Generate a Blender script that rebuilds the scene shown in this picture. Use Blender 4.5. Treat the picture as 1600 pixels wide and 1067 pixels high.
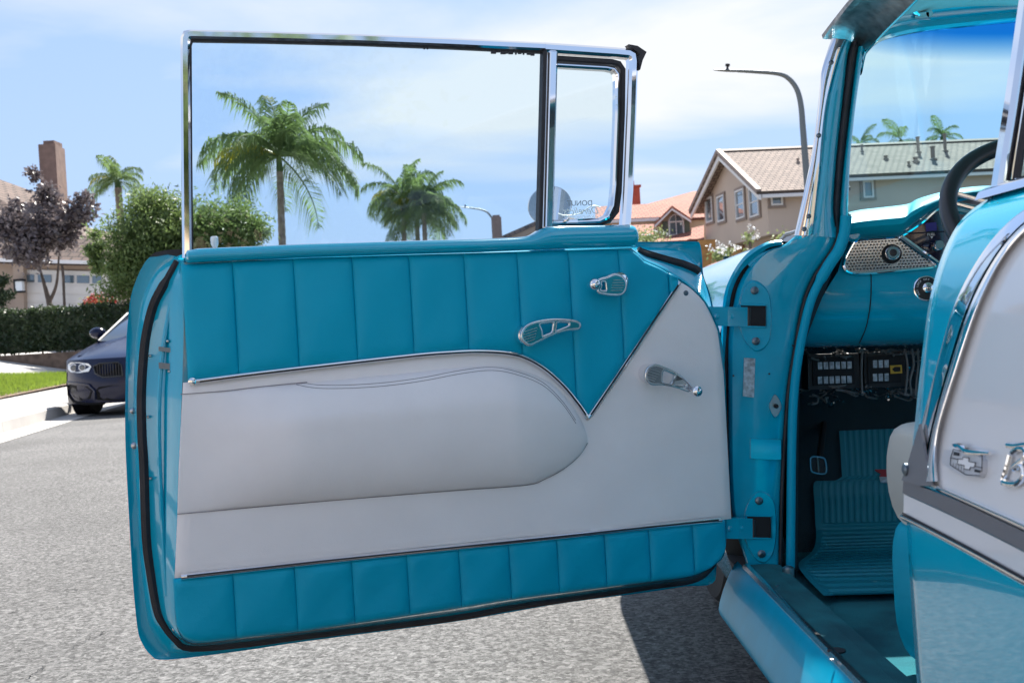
import bpy, bmesh, math, random
from mathutils import Vector, Matrix
random.seed(11)
rad = math.radians
scene = bpy.context.scene
for o in list(bpy.data.objects):
    bpy.data.objects.remove(o)

# ------------------------------------------------------------------ camera
F = 1700.0                                   # focal length in pixels of a 1600 px wide frame
CAM = Vector((-.42, -2.29, .84))
CR = Matrix.Rotation(rad(90 - .674), 3, 'X') @ Matrix.Rotation(rad(-3.3), 3, 'Z')
cd = bpy.data.cameras.new('camera'); cam = bpy.data.objects.new('camera', cd)
scene.collection.objects.link(cam)
cam.matrix_world = Matrix.Translation(CAM) @ CR.to_4x4()
cd.sensor_width = 36; cd.lens = F / 1600 * 36; cd.clip_start = .05; cd.clip_end = 3000
cd.dof.use_dof = True; cd.dof.focus_distance = 2.15; cd.dof.aperture_fstop = 13
scene.camera = cam

# ------------------------------------------------------------------ sky, sun, exposure
SUN_AZ, SUN_EL = 16.5, 51.0
w = bpy.data.worlds.new('World'); scene.world = w; w.use_nodes = True
nt = w.node_tree; nt.nodes.clear()
N = nt.nodes.new; L = nt.links.new
wo = N('ShaderNodeOutputWorld'); bg = N('ShaderNodeBackground'); bg.inputs[1].default_value = .0675
sky = N('ShaderNodeTexSky'); sky.sky_type = 'NISHITA'; sky.sun_disc = False
sky.sun_elevation = rad(SUN_EL); sky.sun_rotation = rad(SUN_AZ); sky.air_density = .8; sky.dust_density = .15; sky.ozone_density = 3
# thin high cloud, laid on a flat layer overhead
tc = N('ShaderNodeTexCoord'); sep = N('ShaderNodeSeparateXYZ'); L(tc.outputs['Generated'], sep.inputs[0])
zz = N('ShaderNodeMath'); zz.operation = 'ADD'; zz.inputs[1].default_value = .16; L(sep.outputs[2], zz.inputs[0])
zm = N('ShaderNodeMath'); zm.operation = 'MAXIMUM'; zm.inputs[1].default_value = .05; L(zz.outputs[0], zm.inputs[0])
dx = N('ShaderNodeMath'); dx.operation = 'DIVIDE'; L(sep.outputs[0], dx.inputs[0]); L(zm.outputs[0], dx.inputs[1])
dy = N('ShaderNodeMath'); dy.operation = 'DIVIDE'; L(sep.outputs[1], dy.inputs[0]); L(zm.outputs[0], dy.inputs[1])
cb = N('ShaderNodeCombineXYZ'); L(dx.outputs[0], cb.inputs[0]); L(dy.outputs[0], cb.inputs[1])
mp = N('ShaderNodeMapping'); mp.inputs['Rotation'].default_value = (0, 0, rad(-14)); mp.inputs['Scale'].default_value = (.55, 1.0, 1); mp.inputs['Location'].default_value = (-9.02, -.56, -1.815)
L(cb.outputs[0], mp.inputs[0])
n1 = N('ShaderNodeTexNoise'); n1.inputs['Scale'].default_value = .9; n1.inputs['Detail'].default_value = 7; n1.inputs['Roughness'].default_value = .52; n1.inputs['Distortion'].default_value = .35
L(mp.outputs[0], n1.inputs[0])
cr_ = N('ShaderNodeValToRGB'); cr_.color_ramp.elements[0].position = .49; cr_.color_ramp.elements[1].position = .67
L(n1.outputs[0], cr_.inputs[0])
ms = N('ShaderNodeMath'); ms.operation = 'MULTIPLY'; ms.inputs[1].default_value = .95; L(cr_.outputs[0], ms.inputs[0])
cm = N('ShaderNodeMixRGB'); cm.inputs[2].default_value = (4.8, 4.9, 5.05, 1)
hf = N('ShaderNodeMapRange'); hf.inputs[1].default_value = 0; hf.inputs[2].default_value = .42; hf.inputs[3].default_value = 1.0; hf.inputs[4].default_value = .5; L(sep.outputs[2], hf.inputs[0])
hz_ = N('ShaderNodeMixRGB'); hz_.inputs[2].default_value = (2.4, 3.2, 4.7, 1); L(hf.outputs[0], hz_.inputs[0]); L(sky.outputs[0], hz_.inputs[1])   # high thin haze, denser towards the horizon all round
L(ms.outputs[0], cm.inputs[0]); L(hz_.outputs[0], cm.inputs[1]); L(cm.outputs[0], bg.inputs[0]); L(bg.outputs[0], wo.inputs[0])
sd = bpy.data.lights.new('sun', 'SUN'); sd.energy = 4.3; sd.angle = rad(.53); sd.color = (1, .95, .87)
so = bpy.data.objects.new('sun', sd); scene.collection.objects.link(so)
sv = Vector((math.sin(rad(SUN_AZ)) * math.cos(rad(SUN_EL)), math.cos(rad(SUN_AZ)) * math.cos(rad(SUN_EL)), math.sin(rad(SUN_EL))))
so.rotation_euler = sv.to_track_quat('Z', 'Y').to_euler(); so.location = (0, 0, 30)
scene.view_settings.view_transform = 'Standard'; scene.view_settings.look = 'None'
scene.view_settings.gamma = 1; scene.view_settings.exposure = 1.62

# ------------------------------------------------------------------ measuring from the photograph
def ray(x, y): return CR @ Vector(((x - 800) / F, -(y - 533.5) / F, -1))
def hit(x, y, p0, n):
    d = ray(x, y); n = Vector(n); return CAM + d * (n.dot(Vector(p0) - CAM) / n.dot(d))
def atY(x, y, Y): return hit(x, y, (0, Y, 0), (0, 1, 0))
def atZ(x, y, z): return hit(x, y, (0, 0, z), (0, 0, 1))
def atX(x, y, X): return hit(x, y, (X, 0, 0), (1, 0, 0))
DA = rad(18.5)
DU = Vector((-math.cos(DA), -math.sin(DA), 0)); DN = Vector((math.sin(DA), -math.cos(DA), 0)); DO = Vector((.015, 0, 0)); UP = Vector((0, 0, 1))
def dp(u, w, n=0): return DO + DU * u + UP * w + DN * n          # a point in the open door's own frame
def D(x, y, n=0): return hit(x, y, DO + DN * n, DN)
def duw(x, y, n=0):
    p = D(x, y, n) - DO; return (p.dot(DU), p.z)

# ------------------------------------------------------------------ materials
MATS = {}
def mat(name, col, rough=.5, metal=0, coat=0, bump=0, bscale=200, var=0, vscale=3, spec=None, detail=4, col2=None, trans=0):
    m = bpy.data.materials.new(name); m.use_nodes = True; t = m.node_tree; b = t.nodes['Principled BSDF']
    b.inputs['Base Color'].default_value = (*col, 1); b.inputs['Roughness'].default_value = rough; b.inputs['Metallic'].default_value = metal
    b.inputs['Coat Weight'].default_value = coat; b.inputs['Coat Roughness'].default_value = .03
    if spec is not None: b.inputs['Specular IOR Level'].default_value = spec
    g = t.nodes.new('ShaderNodeNewGeometry')
    if var or col2:
        n = t.nodes.new('ShaderNodeTexNoise'); n.inputs['Scale'].default_value = vscale; n.inputs['Detail'].default_value = detail
        t.links.new(g.outputs['Position'], n.inputs['Vector'])
        r = t.nodes.new('ShaderNodeValToRGB'); r.color_ramp.elements[0].position = .35; r.color_ramp.elements[1].position = .65
        c2 = col2 or tuple(min(1, c * (1 + var)) for c in col)
        c1 = col if col2 else tuple(c * (1 - var) for c in col)
        r.color_ramp.elements[0].color = (*c1, 1); r.color_ramp.elements[1].color = (*c2, 1)
        t.links.new(n.outputs[0], r.inputs[0]); t.links.new(r.outputs[0], b.inputs['Base Color'])
    if bump:
        n = t.nodes.new('ShaderNodeTexNoise'); n.inputs['Scale'].default_value = bscale; n.inputs['Detail'].default_value = 3
        t.links.new(g.outputs['Position'], n.inputs['Vector'])
        bp = t.nodes.new('ShaderNodeBump'); bp.inputs['Strength'].default_value = bump; bp.inputs['Distance'].default_value = .002
        t.links.new(n.outputs[0], bp.inputs['Height']); t.links.new(bp.outputs[0], b.inputs['Normal'])
    if trans:
        tr = t.nodes.new('ShaderNodeBsdfTranslucent'); mx = t.nodes.new('ShaderNodeMixShader'); mx.inputs[0].default_value = trans
        tr.inputs[0].default_value = (*[min(1, c * 1.6) for c in (col2 or col)], 1)
        out = t.nodes['Material Output']
        t.links.new(b.outputs[0], mx.inputs[1]); t.links.new(tr.outputs[0], mx.inputs[2]); t.links.new(mx.outputs[0], out.inputs[0])
    MATS[name] = m; return m
def glassmat(name, tint, refl=1.0, band=None):
    m = bpy.data.materials.new(name); m.use_nodes = True; t = m.node_tree; t.nodes.clear()
    o = t.nodes.new('ShaderNodeOutputMaterial'); tr = t.nodes.new('ShaderNodeBsdfTransparent'); gl = t.nodes.new('ShaderNodeBsdfGlossy')
    gl.inputs['Roughness'].default_value = 0; fr = t.nodes.new('ShaderNodeFresnel'); fr.inputs[0].default_value = 1.45
    mu = t.nodes.new('ShaderNodeMath'); mu.operation = 'MULTIPLY'; mu.inputs[1].default_value = refl
    mx = t.nodes.new('ShaderNodeMixShader'); tr.inputs[0].default_value = (*tint, 1)
    t.links.new(fr.outputs[0], mu.inputs[0]); t.links.new(mu.outputs[0], mx.inputs[0]); t.links.new(tr.outputs[0], mx.inputs[1]); t.links.new(gl.outputs[0], mx.inputs[2]); t.links.new(mx.outputs[0], o.inputs[0])
    if band:
        g = t.nodes.new('ShaderNodeNewGeometry'); s = t.nodes.new('ShaderNodeSeparateXYZ'); t.links.new(g.outputs['Position'], s.inputs[0])
        r = t.nodes.new('ShaderNodeMapRange'); r.inputs[1].default_value = band[0]; r.inputs[2].default_value = band[1]; t.links.new(s.outputs[2], r.inputs[0])
        c = t.nodes.new('ShaderNodeMixRGB'); c.inputs[1].default_value = (*tint, 1); c.inputs[2].default_value = (*band[2], 1)
        t.links.new(r.outputs[0], c.inputs[0]); t.links.new(c.outputs[0], tr.inputs[0])
    MATS[name] = m; return m
mat('paint', (.0, .385, .575), .16, coat=1, bump=.03, bscale=60)
mat('dash_paint', (.0, .33, .45), .45, coat=.06, spec=.2)
mat('rocker_paint', (.0, .33, .53), .35, coat=.22, spec=.15, var=.05, vscale=20)
mat('jamb_paint', (.0, .385, .575), .18, coat=1, bump=.55, bscale=22, var=.06, vscale=14)
mat('white_paint', (.74, .74, .76), .3, coat=1)
mat('seam', (.28, .26, .29), .7)  # stitching grey; also paints the shade of the armrest creases
mat('chrome', (.86, .86, .88), .045, 1)
mat('satin_chrome', (.72, .73, .75), .22, 1, bump=.15, bscale=300)
mat('dull_chrome', (.35, .34, .34), .35, 1, bump=.3, bscale=120, var=.3, vscale=40)
mat('rubber', (.016, .016, .022), .55, bump=.2, bscale=150, var=.3, vscale=30)
mat('dark', (.008, .009, .012), .8)
mat('black_plastic', (.02, .022, .026), .35)
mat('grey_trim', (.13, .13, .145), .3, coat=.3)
mat('teal_face_tint', (.02, .30, .36), .25, .7)  # handle face holding the teal reflected in the metal
mat('grey_face_tint', (.34, .36, .38), .25, .8)  # the same face, with the grey of the white panel's reflection
mat('steel', (.55, .56, .58), .3, 1)
mat('screw', (.16, .2, .24), .35, 1)
mat('pale_plate', (.42, .45, .5), .4, .6, var=.35, vscale=120)
mat('clear_plastic', (.75, .82, .85), .08, coat=1)
mat('mirror', (.92, .93, .95), .0, 1)
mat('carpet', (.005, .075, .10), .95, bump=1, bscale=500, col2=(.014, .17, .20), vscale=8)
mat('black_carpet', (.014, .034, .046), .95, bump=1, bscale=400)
mat('mat_rubber', (.003, .19, .255), .55)
mat('emblem', (.62, .63, .67), .3, .35)
mat('headliner', (.36, .52, .52), .8, bump=.2, bscale=60, var=.06, vscale=4)
mat('seat_white', (.55, .54, .5), .45)
mat('gauge', (.004, .005, .03), .1, coat=1)
mat('gauge_blue', (.004, .012, .22), .2)
mat('cream_ink', (.8, .8, .82), .5)
mat('decal_white', (.82, .84, .84), .5)
mat('decal_grey', (.18, .2, .22), .5)
mat('yellow', (.55, .33, .03), .5)
mat('red', (.35, .02, .03), .5)
mat('foil', (.8, .82, .84), .15, 1)
mat('wire', (.14, .145, .15), .5)
mat('tyre', (.018, .018, .018), .85, bump=.4, bscale=60)
mat('navy_paint', (.004, .008, .034), .25, coat=.15, spec=.25)
mat('car_plastic', (.004, .004, .005), .6, spec=.15)
mat('lamp_clear', (.75, .78, .8), .12, coat=1)
mat('lamp_dark', (.12, .13, .14), .2, .5)
mat('car_glass', (.02, .03, .04), .04, coat=1)
mat('silver_paint', (.45, .46, .48), .3, .6, coat=1)
mat('concrete', (.42, .40, .38), .9, bump=.4, bscale=40, var=.12, vscale=1.3, detail=8)
mat('stucco', (.40, .31, .25), .9, bump=.6, bscale=30, var=.05, vscale=.5)
mat('stucco_tan', (.53, .43, .36), .9, bump=.6, bscale=30, var=.05, vscale=.5)
mat('stucco_peach', (.52, .40, .29), .9, var=.06, vscale=.5)
mat('trim_white', (.72, .71, .72), .6)
mat('trim_taupe', (.27, .21, .18), .7)
mat('garage_white', (.68, .65, .62), .6, var=.04, vscale=.7)
mat('window_glass', (.10, .14, .17), .03, coat=1, spec=1)
mat('wood_orange', (.50, .25, .08), .7, var=.2, vscale=3)
mat('shutter_green', (.10, .13, .10), .7)
mat('chimney_brick', (.19, .125, .105), .9, var=.15, vscale=4)
mat('chimney_red', (.40, .08, .05), .9, var=.1, vscale=3)
mat('pole_metal', (.16, .18, .19), .5, .6)
mat('bark', (.09, .07, .06), .9, bump=1, bscale=20, var=.3, vscale=6)
mat('palm_bark', (.20, .17, .14), .9, bump=1, bscale=10, var=.25, vscale=5)
mat('frond', (.05, .10, .045), .7, col2=(.12, .18, .06), vscale=1.2, trans=.4)
mat('frond_gold', (.20, .21, .02), .45, col2=(.30, .27, .02), vscale=2, trans=.45)
mat('leaf_green', (.06, .10, .03), .55, col2=(.135, .195, .06), vscale=1.1, trans=.35)
mat('leaf_purple', (.07, .055, .06), .4, col2=(.15, .125, .13), vscale=2.5, trans=.2)
mat('leaf_hedge', (.016, .036, .014), .5, col2=(.045, .07, .026), vscale=2.5, trans=.2)
mat('leaf_light', (.10, .15, .05), .55, col2=(.2, .24, .1), vscale=3, trans=.3)
mat('petal_red', (.55, .06, .05), .6)
mat('petal_white', (.85, .85, .84), .6)
mat('grass', (.09, .16, .02), .6, col2=(.20, .28, .035), vscale=2, trans=.35)
mat('soil', (.16, .11, .08), .95, var=.3, vscale=6)
mat('ground', (.17, .15, .11), .95, var=.25, vscale=.3)
glassmat('door_glass', (.90, .955, .975), .8)
glassmat('windshield_glass', (.80, .93, .95), .07, band=(1.415, 1.475, (.10, .46, .78)))

def shingle(name, c1, c2, c3, period):
    m = bpy.data.materials.new(name); m.use_nodes = True; t = m.node_tree; b = t.nodes['Principled BSDF']; b.inputs['Roughness'].default_value = .9
    tcn = t.nodes.new('ShaderNodeTexCoord'); br = t.nodes.new('ShaderNodeTexBrick')
    br.inputs['Scale'].default_value = 1; br.inputs['Brick Width'].default_value = period * 1.1; br.inputs['Row Height'].default_value = period; br.inputs['Mortar Size'].default_value = period * .09
    br.inputs['Color1'].default_value = (*c1, 1); br.inputs['Color2'].default_value = (*c2, 1); br.inputs['Mortar'].default_value = (*c3, 1); br.offset = .5
    n = t.nodes.new('ShaderNodeTexNoise'); n.inputs['Scale'].default_value = .8; mx = t.nodes.new('ShaderNodeMixRGB'); mx.blend_type = 'MULTIPLY'; mx.inputs[0].default_value = .5
    r = t.nodes.new('ShaderNodeValToRGB'); r.color_ramp.elements[0].color = (.6, .6, .6, 1); r.color_ramp.elements[1].color = (1.25, 1.25, 1.25, 1)
    t.links.new(tcn.outputs['UV'], br.inputs[0]); t.links.new(tcn.outputs['UV'], n.inputs[0]); t.links.new(n.outputs[0], r.inputs[0])
    t.links.new(br.outputs[0], mx.inputs[1]); t.links.new(r.outputs[0], mx.inputs[2]); t.links.new(mx.outputs[0], b.inputs[0])
    bp = t.nodes.new('ShaderNodeBump'); bp.inputs['Strength'].default_value = .8; bp.inputs['Distance'].default_value = .04; bp.invert = True
    t.links.new(br.outputs['Fac'], bp.inputs['Height']); t.links.new(bp.outputs[0], b.inputs['Normal'])
    MATS[name] = m
shingle('roof_brown', (.17, .118, .098), (.13, .092, .078), (.05, .037, .034), .34)
shingle('roof_tan', (.29, .225, .19), (.22, .172, .148), (.08, .062, .056), .26)
shingle('roof_red', (.40, .155, .10), (.32, .12, .08), (.13, .05, .04), .36)

def asphalt():
    m = bpy.data.materials.new('asphalt'); m.use_nodes = True; t = m.node_tree; b = t.nodes['Principled BSDF']; b.inputs['Roughness'].default_value = .85
    g = t.nodes.new('ShaderNodeNewGeometry')
    v = t.nodes.new('ShaderNodeTexVoronoi'); v.inputs['Scale'].default_value = 105; t.links.new(g.outputs['Position'], v.inputs[0])
    n = t.nodes.new('ShaderNodeTexNoise'); n.inputs['Scale'].default_value = 38; n.inputs['Detail'].default_value = 9; n.inputs['Roughness'].default_value = .78; t.links.new(g.outputs['Position'], n.inputs[0])
    r = t.nodes.new('ShaderNodeValToRGB'); e = r.color_ramp.elements; e[0].position = .34; e[0].color = (.018, .018, .019, 1); e[1].position = .70; e[1].color = (.25, .243, .24, 1)
    k = e.new(.46); k.color = (.107, .105, .103, 1); k = e.new(.58); k.color = (.168, .164, .162, 1)
    t.links.new(n.outputs[0], r.inputs[0])
    # each stone its own grey
    sx_ = t.nodes.new('ShaderNodeSeparateXYZ'); t.links.new(v.outputs['Color'], sx_.inputs[0])
    mr = t.nodes.new('ShaderNodeMapRange'); mr.inputs[3].default_value = .42; mr.inputs[4].default_value = 1.45; t.links.new(sx_.outputs[0], mr.inputs[0])
    mx = t.nodes.new('ShaderNodeMixRGB'); mx.blend_type = 'MULTIPLY'; mx.inputs[0].default_value = 1; t.links.new(r.outputs[0], mx.inputs[1]); t.links.new(mr.outputs[0], mx.inputs[2])
    # broad stains
    n2 = t.nodes.new('ShaderNodeTexNoise'); n2.inputs['Scale'].default_value = .7; n2.inputs['Detail'].default_value = 6; t.links.new(g.outputs['Position'], n2.inputs[0])
    m2 = t.nodes.new('ShaderNodeMapRange'); m2.inputs[1].default_value = .3; m2.inputs[2].default_value = .7; m2.inputs[3].default_value = .66; m2.inputs[4].default_value = 1.12; t.links.new(n2.outputs[0], m2.inputs[0])
    mx2 = t.nodes.new('ShaderNodeMixRGB'); mx2.blend_type = 'MULTIPLY'; mx2.inputs[0].default_value = 1; t.links.new(mx.outputs[0], mx2.inputs[1]); t.links.new(m2.outputs[0], mx2.inputs[2])
    t.links.new(mx2.outputs[0], b.inputs[0])
    bp = t.nodes.new('ShaderNodeBump'); bp.inputs['Strength'].default_value = 1; bp.inputs['Distance'].default_value = .010
    t.links.new(n.outputs[0], bp.inputs['Height']); t.links.new(bp.outputs[0], b.inputs['Normal']); MATS['asphalt'] = m
asphalt()
def vinyl(name, col, rough, spec, wr):
    m = bpy.data.materials.new(name); m.use_nodes = True; t = m.node_tree; b = t.nodes['Principled BSDF']; b.inputs['Roughness'].default_value = rough; b.inputs['Specular IOR Level'].default_value = spec
    g = t.nodes.new('ShaderNodeNewGeometry')
    def noise(s, d): n = t.nodes.new('ShaderNodeTexNoise'); n.inputs['Scale'].default_value = s; n.inputs['Detail'].default_value = d; t.links.new(g.outputs['Position'], n.inputs[0]); return n
    v = t.nodes.new('ShaderNodeTexVoronoi'); v.inputs['Scale'].default_value = 520; t.links.new(g.outputs['Position'], v.inputs[0])
    n1 = noise(9, 5); r = t.nodes.new('ShaderNodeValToRGB'); r.color_ramp.elements[0].position = .3; r.color_ramp.elements[1].position = .72
    r.color_ramp.elements[0].color = (*[c * .96 for c in col], 1); r.color_ramp.elements[1].color = (*[min(1, c * 1.02) for c in col], 1); t.links.new(n1.outputs[0], r.inputs[0]); t.links.new(r.outputs[0], b.inputs[0])
    b1 = t.nodes.new('ShaderNodeBump'); b1.inputs['Strength'].default_value = .35; b1.inputs['Distance'].default_value = .0006; t.links.new(v.outputs[0], b1.inputs['Height'])
    n2 = noise(16, 3); b2 = t.nodes.new('ShaderNodeBump'); b2.inputs['Strength'].default_value = wr; b2.inputs['Distance'].default_value = .012; t.links.new(n2.outputs[0], b2.inputs['Height']); t.links.new(b1.outputs[0], b2.inputs['Normal']); t.links.new(b2.outputs[0], b.inputs['Normal'])
    n3 = noise(5, 6); mr = t.nodes.new('ShaderNodeMapRange'); mr.inputs[3].default_value = rough - .05; mr.inputs[4].default_value = rough + .08; t.links.new(n3.outputs[0], mr.inputs[0]); t.links.new(mr.outputs[0], b.inputs['Roughness'])
    MATS[name] = m
vinyl('teal_vinyl', (.0, .375, .565), .42, .2, .14)
vinyl('white_vinyl', (.88, .85, .86), .42, .45, .09)
mat('crack', (.03, .03, .03), .95)

# ------------------------------------------------------------------ building helpers
COL = scene.collection
def link(name, me, parent=None, m=None, smooth=True):
    o = bpy.data.objects.new(name, me); COL.objects.link(o)
    if m:
        for k in ([m] if isinstance(m, str) else m): me.materials.append(MATS[k])
    if smooth:
        me.polygons.foreach_set('use_smooth', [True] * len(me.polygons))
        try: me.set_sharp_from_angle(angle=rad(42))
        except Exception: pass
    if parent:
        o.parent = parent
        if parent.type == 'EMPTY': o.matrix_parent_inverse = Matrix.Translation(-parent.location)
    return o
def mesh(name, verts, faces, m, parent=None, smooth=True, mats=None):
    me = bpy.data.meshes.new(name); me.from_pydata([tuple(v) for v in verts], [], faces); me.validate()
    bm = bmesh.new(); bm.from_mesh(me); bmesh.ops.recalc_face_normals(bm, faces=bm.faces); bm.to_mesh(me); bm.free()
    o = link(name, me, parent, m, smooth)
    if mats: me.polygons.foreach_set('material_index', mats)
    return o
def tag(o, label=None, cat=None, group=None, kind=None):
    if label: o['label'] = label
    if cat: o['category'] = cat
    if group: o['group'] = group
    if kind: o['kind'] = kind
    return o
def thing(name, loc, label, cat, group=None):
    o = bpy.data.objects.new(name, None); COL.objects.link(o); o.location = loc; o.empty_display_size = .2
    return tag(o, label, cat, group)
def catmull(pts, k=6, closed=False):
    pts = [Vector(p) for p in pts]; n = len(pts); out = []
    rng = range(n if closed else n - 1)
    for i in rng:
        if closed: a, b, c, d = pts[i - 1], pts[i], pts[(i + 1) % n], pts[(i + 2) % n]
        else: a, b, c, d = pts[max(i - 1, 0)], pts[i], pts[i + 1], pts[min(i + 2, n - 1)]
        for j in range(k):
            t = j / k
            out.append(.5 * ((2 * b) + (c - a) * t + (2 * a - 5 * b + 4 * c - d) * t * t + (3 * b - a - 3 * c + d) * t ** 3))
    if not closed: out.append(pts[-1].copy())
    return out
def lerp_list(pts, x):
    if x <= pts[0][0]: return pts[0][1]
    for (a, b), (c, d) in zip(pts, pts[1:]):
        if x <= c: return b + (d - b) * (x - a) / (c - a) if c != a else d
    return pts[-1][1]
def loft(name, rings, m, parent=None, closed=False, cap=False, smooth=True, loop=False):
    n = len(rings[0]); V = [p for r in rings for p in r]; Fc = []
    R = len(rings)
    for i in range(R if loop else R - 1):
        for j in range(n if closed else n - 1):
            a = i * n + j; b = i * n + (j + 1) % n; i2 = (i + 1) % R
            Fc.append((a, b, i2 * n + (j + 1) % n, i2 * n + j))
    if cap and closed:
        Fc.append(tuple(range(n))); Fc.append(tuple((R - 1) * n + j for j in range(n)))
    return mesh(name, V, Fc, m, parent, smooth)
def slab(rings, th):                      # thicken a grid of points (rows) along its normals
    R = len(rings); n = len(rings[0]); back = []
    for i in range(R):
        row = []
        for j in range(n):
            a = rings[min(i + 1, R - 1)][j] - rings[max(i - 1, 0)][j]; b = rings[i][min(j + 1, n - 1)] - rings[i][max(j - 1, 0)]
            nn = a.cross(b)
            if nn.length > 1e-12: nn.normalize()
            row.append(rings[i][j] + nn * th)
        back.append(row)
    return back
def solid_grid(name, rings, th, m, parent=None, smooth=True):
    back = slab(rings, th); R = len(rings); n = len(rings[0]); V = [p for r in rings for p in r] + [p for r in back for p in r]; o = R * n; Fc = []
    for i in range(R - 1):
        for j in range(n - 1):
            q = (i * n + j, i * n + j + 1, (i + 1) * n + j + 1, (i + 1) * n + j); Fc.append(q); Fc.append(tuple(o + k for k in reversed(q)))
    per = [j for j in range(n)] + [i * n + n - 1 for i in range(1, R)] + [(R - 1) * n + j for j in range(n - 2, -1, -1)] + [i * n for i in range(R - 2, 0, -1)]
    for a, b in zip(per, per[1:] + per[:1]): Fc.append((a, b, o + b, o + a))
    return mesh(name, V, Fc, m, parent, smooth)
def tube_geo(pts, r, seg=8, flat=None):
    pts = [Vector(p) for p in pts]; V = []; Fc = []; up = None
    for i, p in enumerate(pts):
        t = (pts[min(i + 1, len(pts) - 1)] - pts[max(i - 1, 0)]).normalized()
        if up is None:
            up = Vector((0, 0, 1)) if abs(t.z) < .9 else Vector((0, 1, 0))
        a = (up - t * up.dot(t)).normalized(); b = t.cross(a); up = a
        rr = r[i] if isinstance(r, (list, tuple)) else r
        for k in range(seg):
            an = 2 * math.pi * k / seg; V.append(p + (a * math.cos(an) + b * math.sin(an)) * rr)
    for i in range(len(pts) - 1):
        for k in range(seg): Fc.append((i * seg + k, i * seg + (k + 1) % seg, (i + 1) * seg + (k + 1) % seg, (i + 1) * seg + k))
    Fc.append(tuple(range(seg))); Fc.append(tuple((len(pts) - 1) * seg + k for k in range(seg)))
    return V, Fc
def tube(name, pts, r, m, parent=None, seg=8):
    V, Fc = tube_geo(pts, r, seg); return mesh(name, V, Fc, m, parent)
class MB:                                  # collects shapes of ONE part
    def __init__(s): s.v = []; s.f = []; s.m = []
    def add(s, V, Fc, mi=0):
        o = len(s.v); s.v += [Vector(p) for p in V]; s.f += [tuple(o + k for k in q) for q in Fc]; s.m += [mi] * len(Fc); return s
    def box(s, c, x, y, z, mi=0):          # centre and half-axis vectors
        c, x, y, z = Vector(c), Vector(x), Vector(y), Vector(z)
        V = [c + x * i + y * j + z * k for i in (-1, 1) for j in (-1, 1) for k in (-1, 1)]
        return s.add(V, [(0, 1, 3, 2), (4, 6, 7, 5), (0, 4, 5, 1), (2, 3, 7, 6), (0, 2, 6, 4), (1, 5, 7, 3)], mi)
    def quadbox(s, P, d, mi=0):            # a polygon P pushed along d
        n = len(P); V = [Vector(p) for p in P] + [Vector(p) + d for p in P]
        return s.add(V, [tuple(range(n)), tuple(range(2 * n - 1, n - 1, -1))] + [(i, (i + 1) % n, n + (i + 1) % n, n + i) for i in range(n)], mi)
    def tube(s, pts, r, seg=8, mi=0): V, Fc = tube_geo(pts, r, seg); return s.add(V, Fc, mi)
    def lathe(s, c, ax, prof, seg=24, mi=0):   # prof: (radius, height along ax)
        c = Vector(c); ax = Vector(ax).normalized(); a = ax.orthogonal().normalized(); b = ax.cross(a); V = []; Fc = []
        for r, h in prof:
            for k in range(seg): an = 2 * math.pi * k / seg; V.append(c + ax * h + (a * math.cos(an) + b * math.sin(an)) * r)
        for i in range(len(prof) - 1):
            for k in range(seg): Fc.append((i * seg + k, i * seg + (k + 1) % seg, (i + 1) * seg + (k + 1) % seg, (i + 1) * seg + k))
        Fc.append(tuple(range(seg))); Fc.append(tuple((len(prof) - 1) * seg + k for k in range(seg)))
        return s.add(V, Fc, mi)
    def build(s, name, m, parent=None, smooth=True): return mesh(name, s.v, s.f, m, parent, smooth, s.m if not isinstance(m, str) else None)
def sweep(name, path, prof, side, out, m, parent=None, closed=False):
    """profile (a across, b outwards) carried along a 3-D path; side(i,t) and out give the frame, mitred at bends"""
    n = len(path); rings = []
    for i, p in enumerate(path):
        pa = path[i - 1] if (i > 0 or closed) else None; pb = path[(i + 1) % n] if (i < n - 1 or closed) else None
        t1 = (p - pa).normalized() if pa is not None else None; t2 = (pb - p).normalized() if pb is not None else None
        t1 = t1 or t2; t2 = t2 or t1; t = (t1 + t2).normalized(); o = out(p) if callable(out) else out
        s1 = t.cross(o).normalized(); k = 1 / max(.4, t.dot(t1))
        rings.append([p + s1 * (a * k) + o * b for a, b in prof])
    return loft(name, rings, m, parent, closed=True, cap=not closed, loop=closed)
def half_round(r, h): return [(-r, -.001), (-r, h * .25), (-.72 * r, h * .72), (-.3 * r, h * .96), (.3 * r, h * .96), (.72 * r, h * .72), (r, h * .25), (r, -.001)]
def rect(a, b0, b1, c=.003): return [(-a, b0 + c), (-a + c, b0), (a - c, b0), (a, b0 + c), (a, b1 - c), (a - c, b1), (-a + c, b1), (-a, b1 - c)]
def cut_shape(name, outer, holes, depth, bevel, frame, m, parent=None):
    """flat outline with holes, extruded and bevelled; frame(x, y, z) places it"""
    cu = bpy.data.curves.new(name, 'CURVE'); cu.dimensions = '2D'; cu.fill_mode = 'BOTH'; cu.extrude = depth / 2; cu.bevel_depth = bevel; cu.bevel_resolution = 2
    for lp in [outer] + holes:
        sp = cu.splines.new('POLY'); sp.points.add(len(lp) - 1); sp.use_cyclic_u = True
        for q, p in zip(sp.points, lp): q.co = (p[0], p[1], 0, 1)
    ob = bpy.data.objects.new(name, cu); COL.objects.link(ob); dg = bpy.context.evaluated_depsgraph_get(); dg.update()
    me = bpy.data.meshes.new_from_object(ob.evaluated_get(dg)); bpy.data.objects.remove(ob); bpy.data.curves.remove(cu)
    for v in me.vertices: v.co = frame(*v.co)
    return link(name, me, parent, m)
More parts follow.
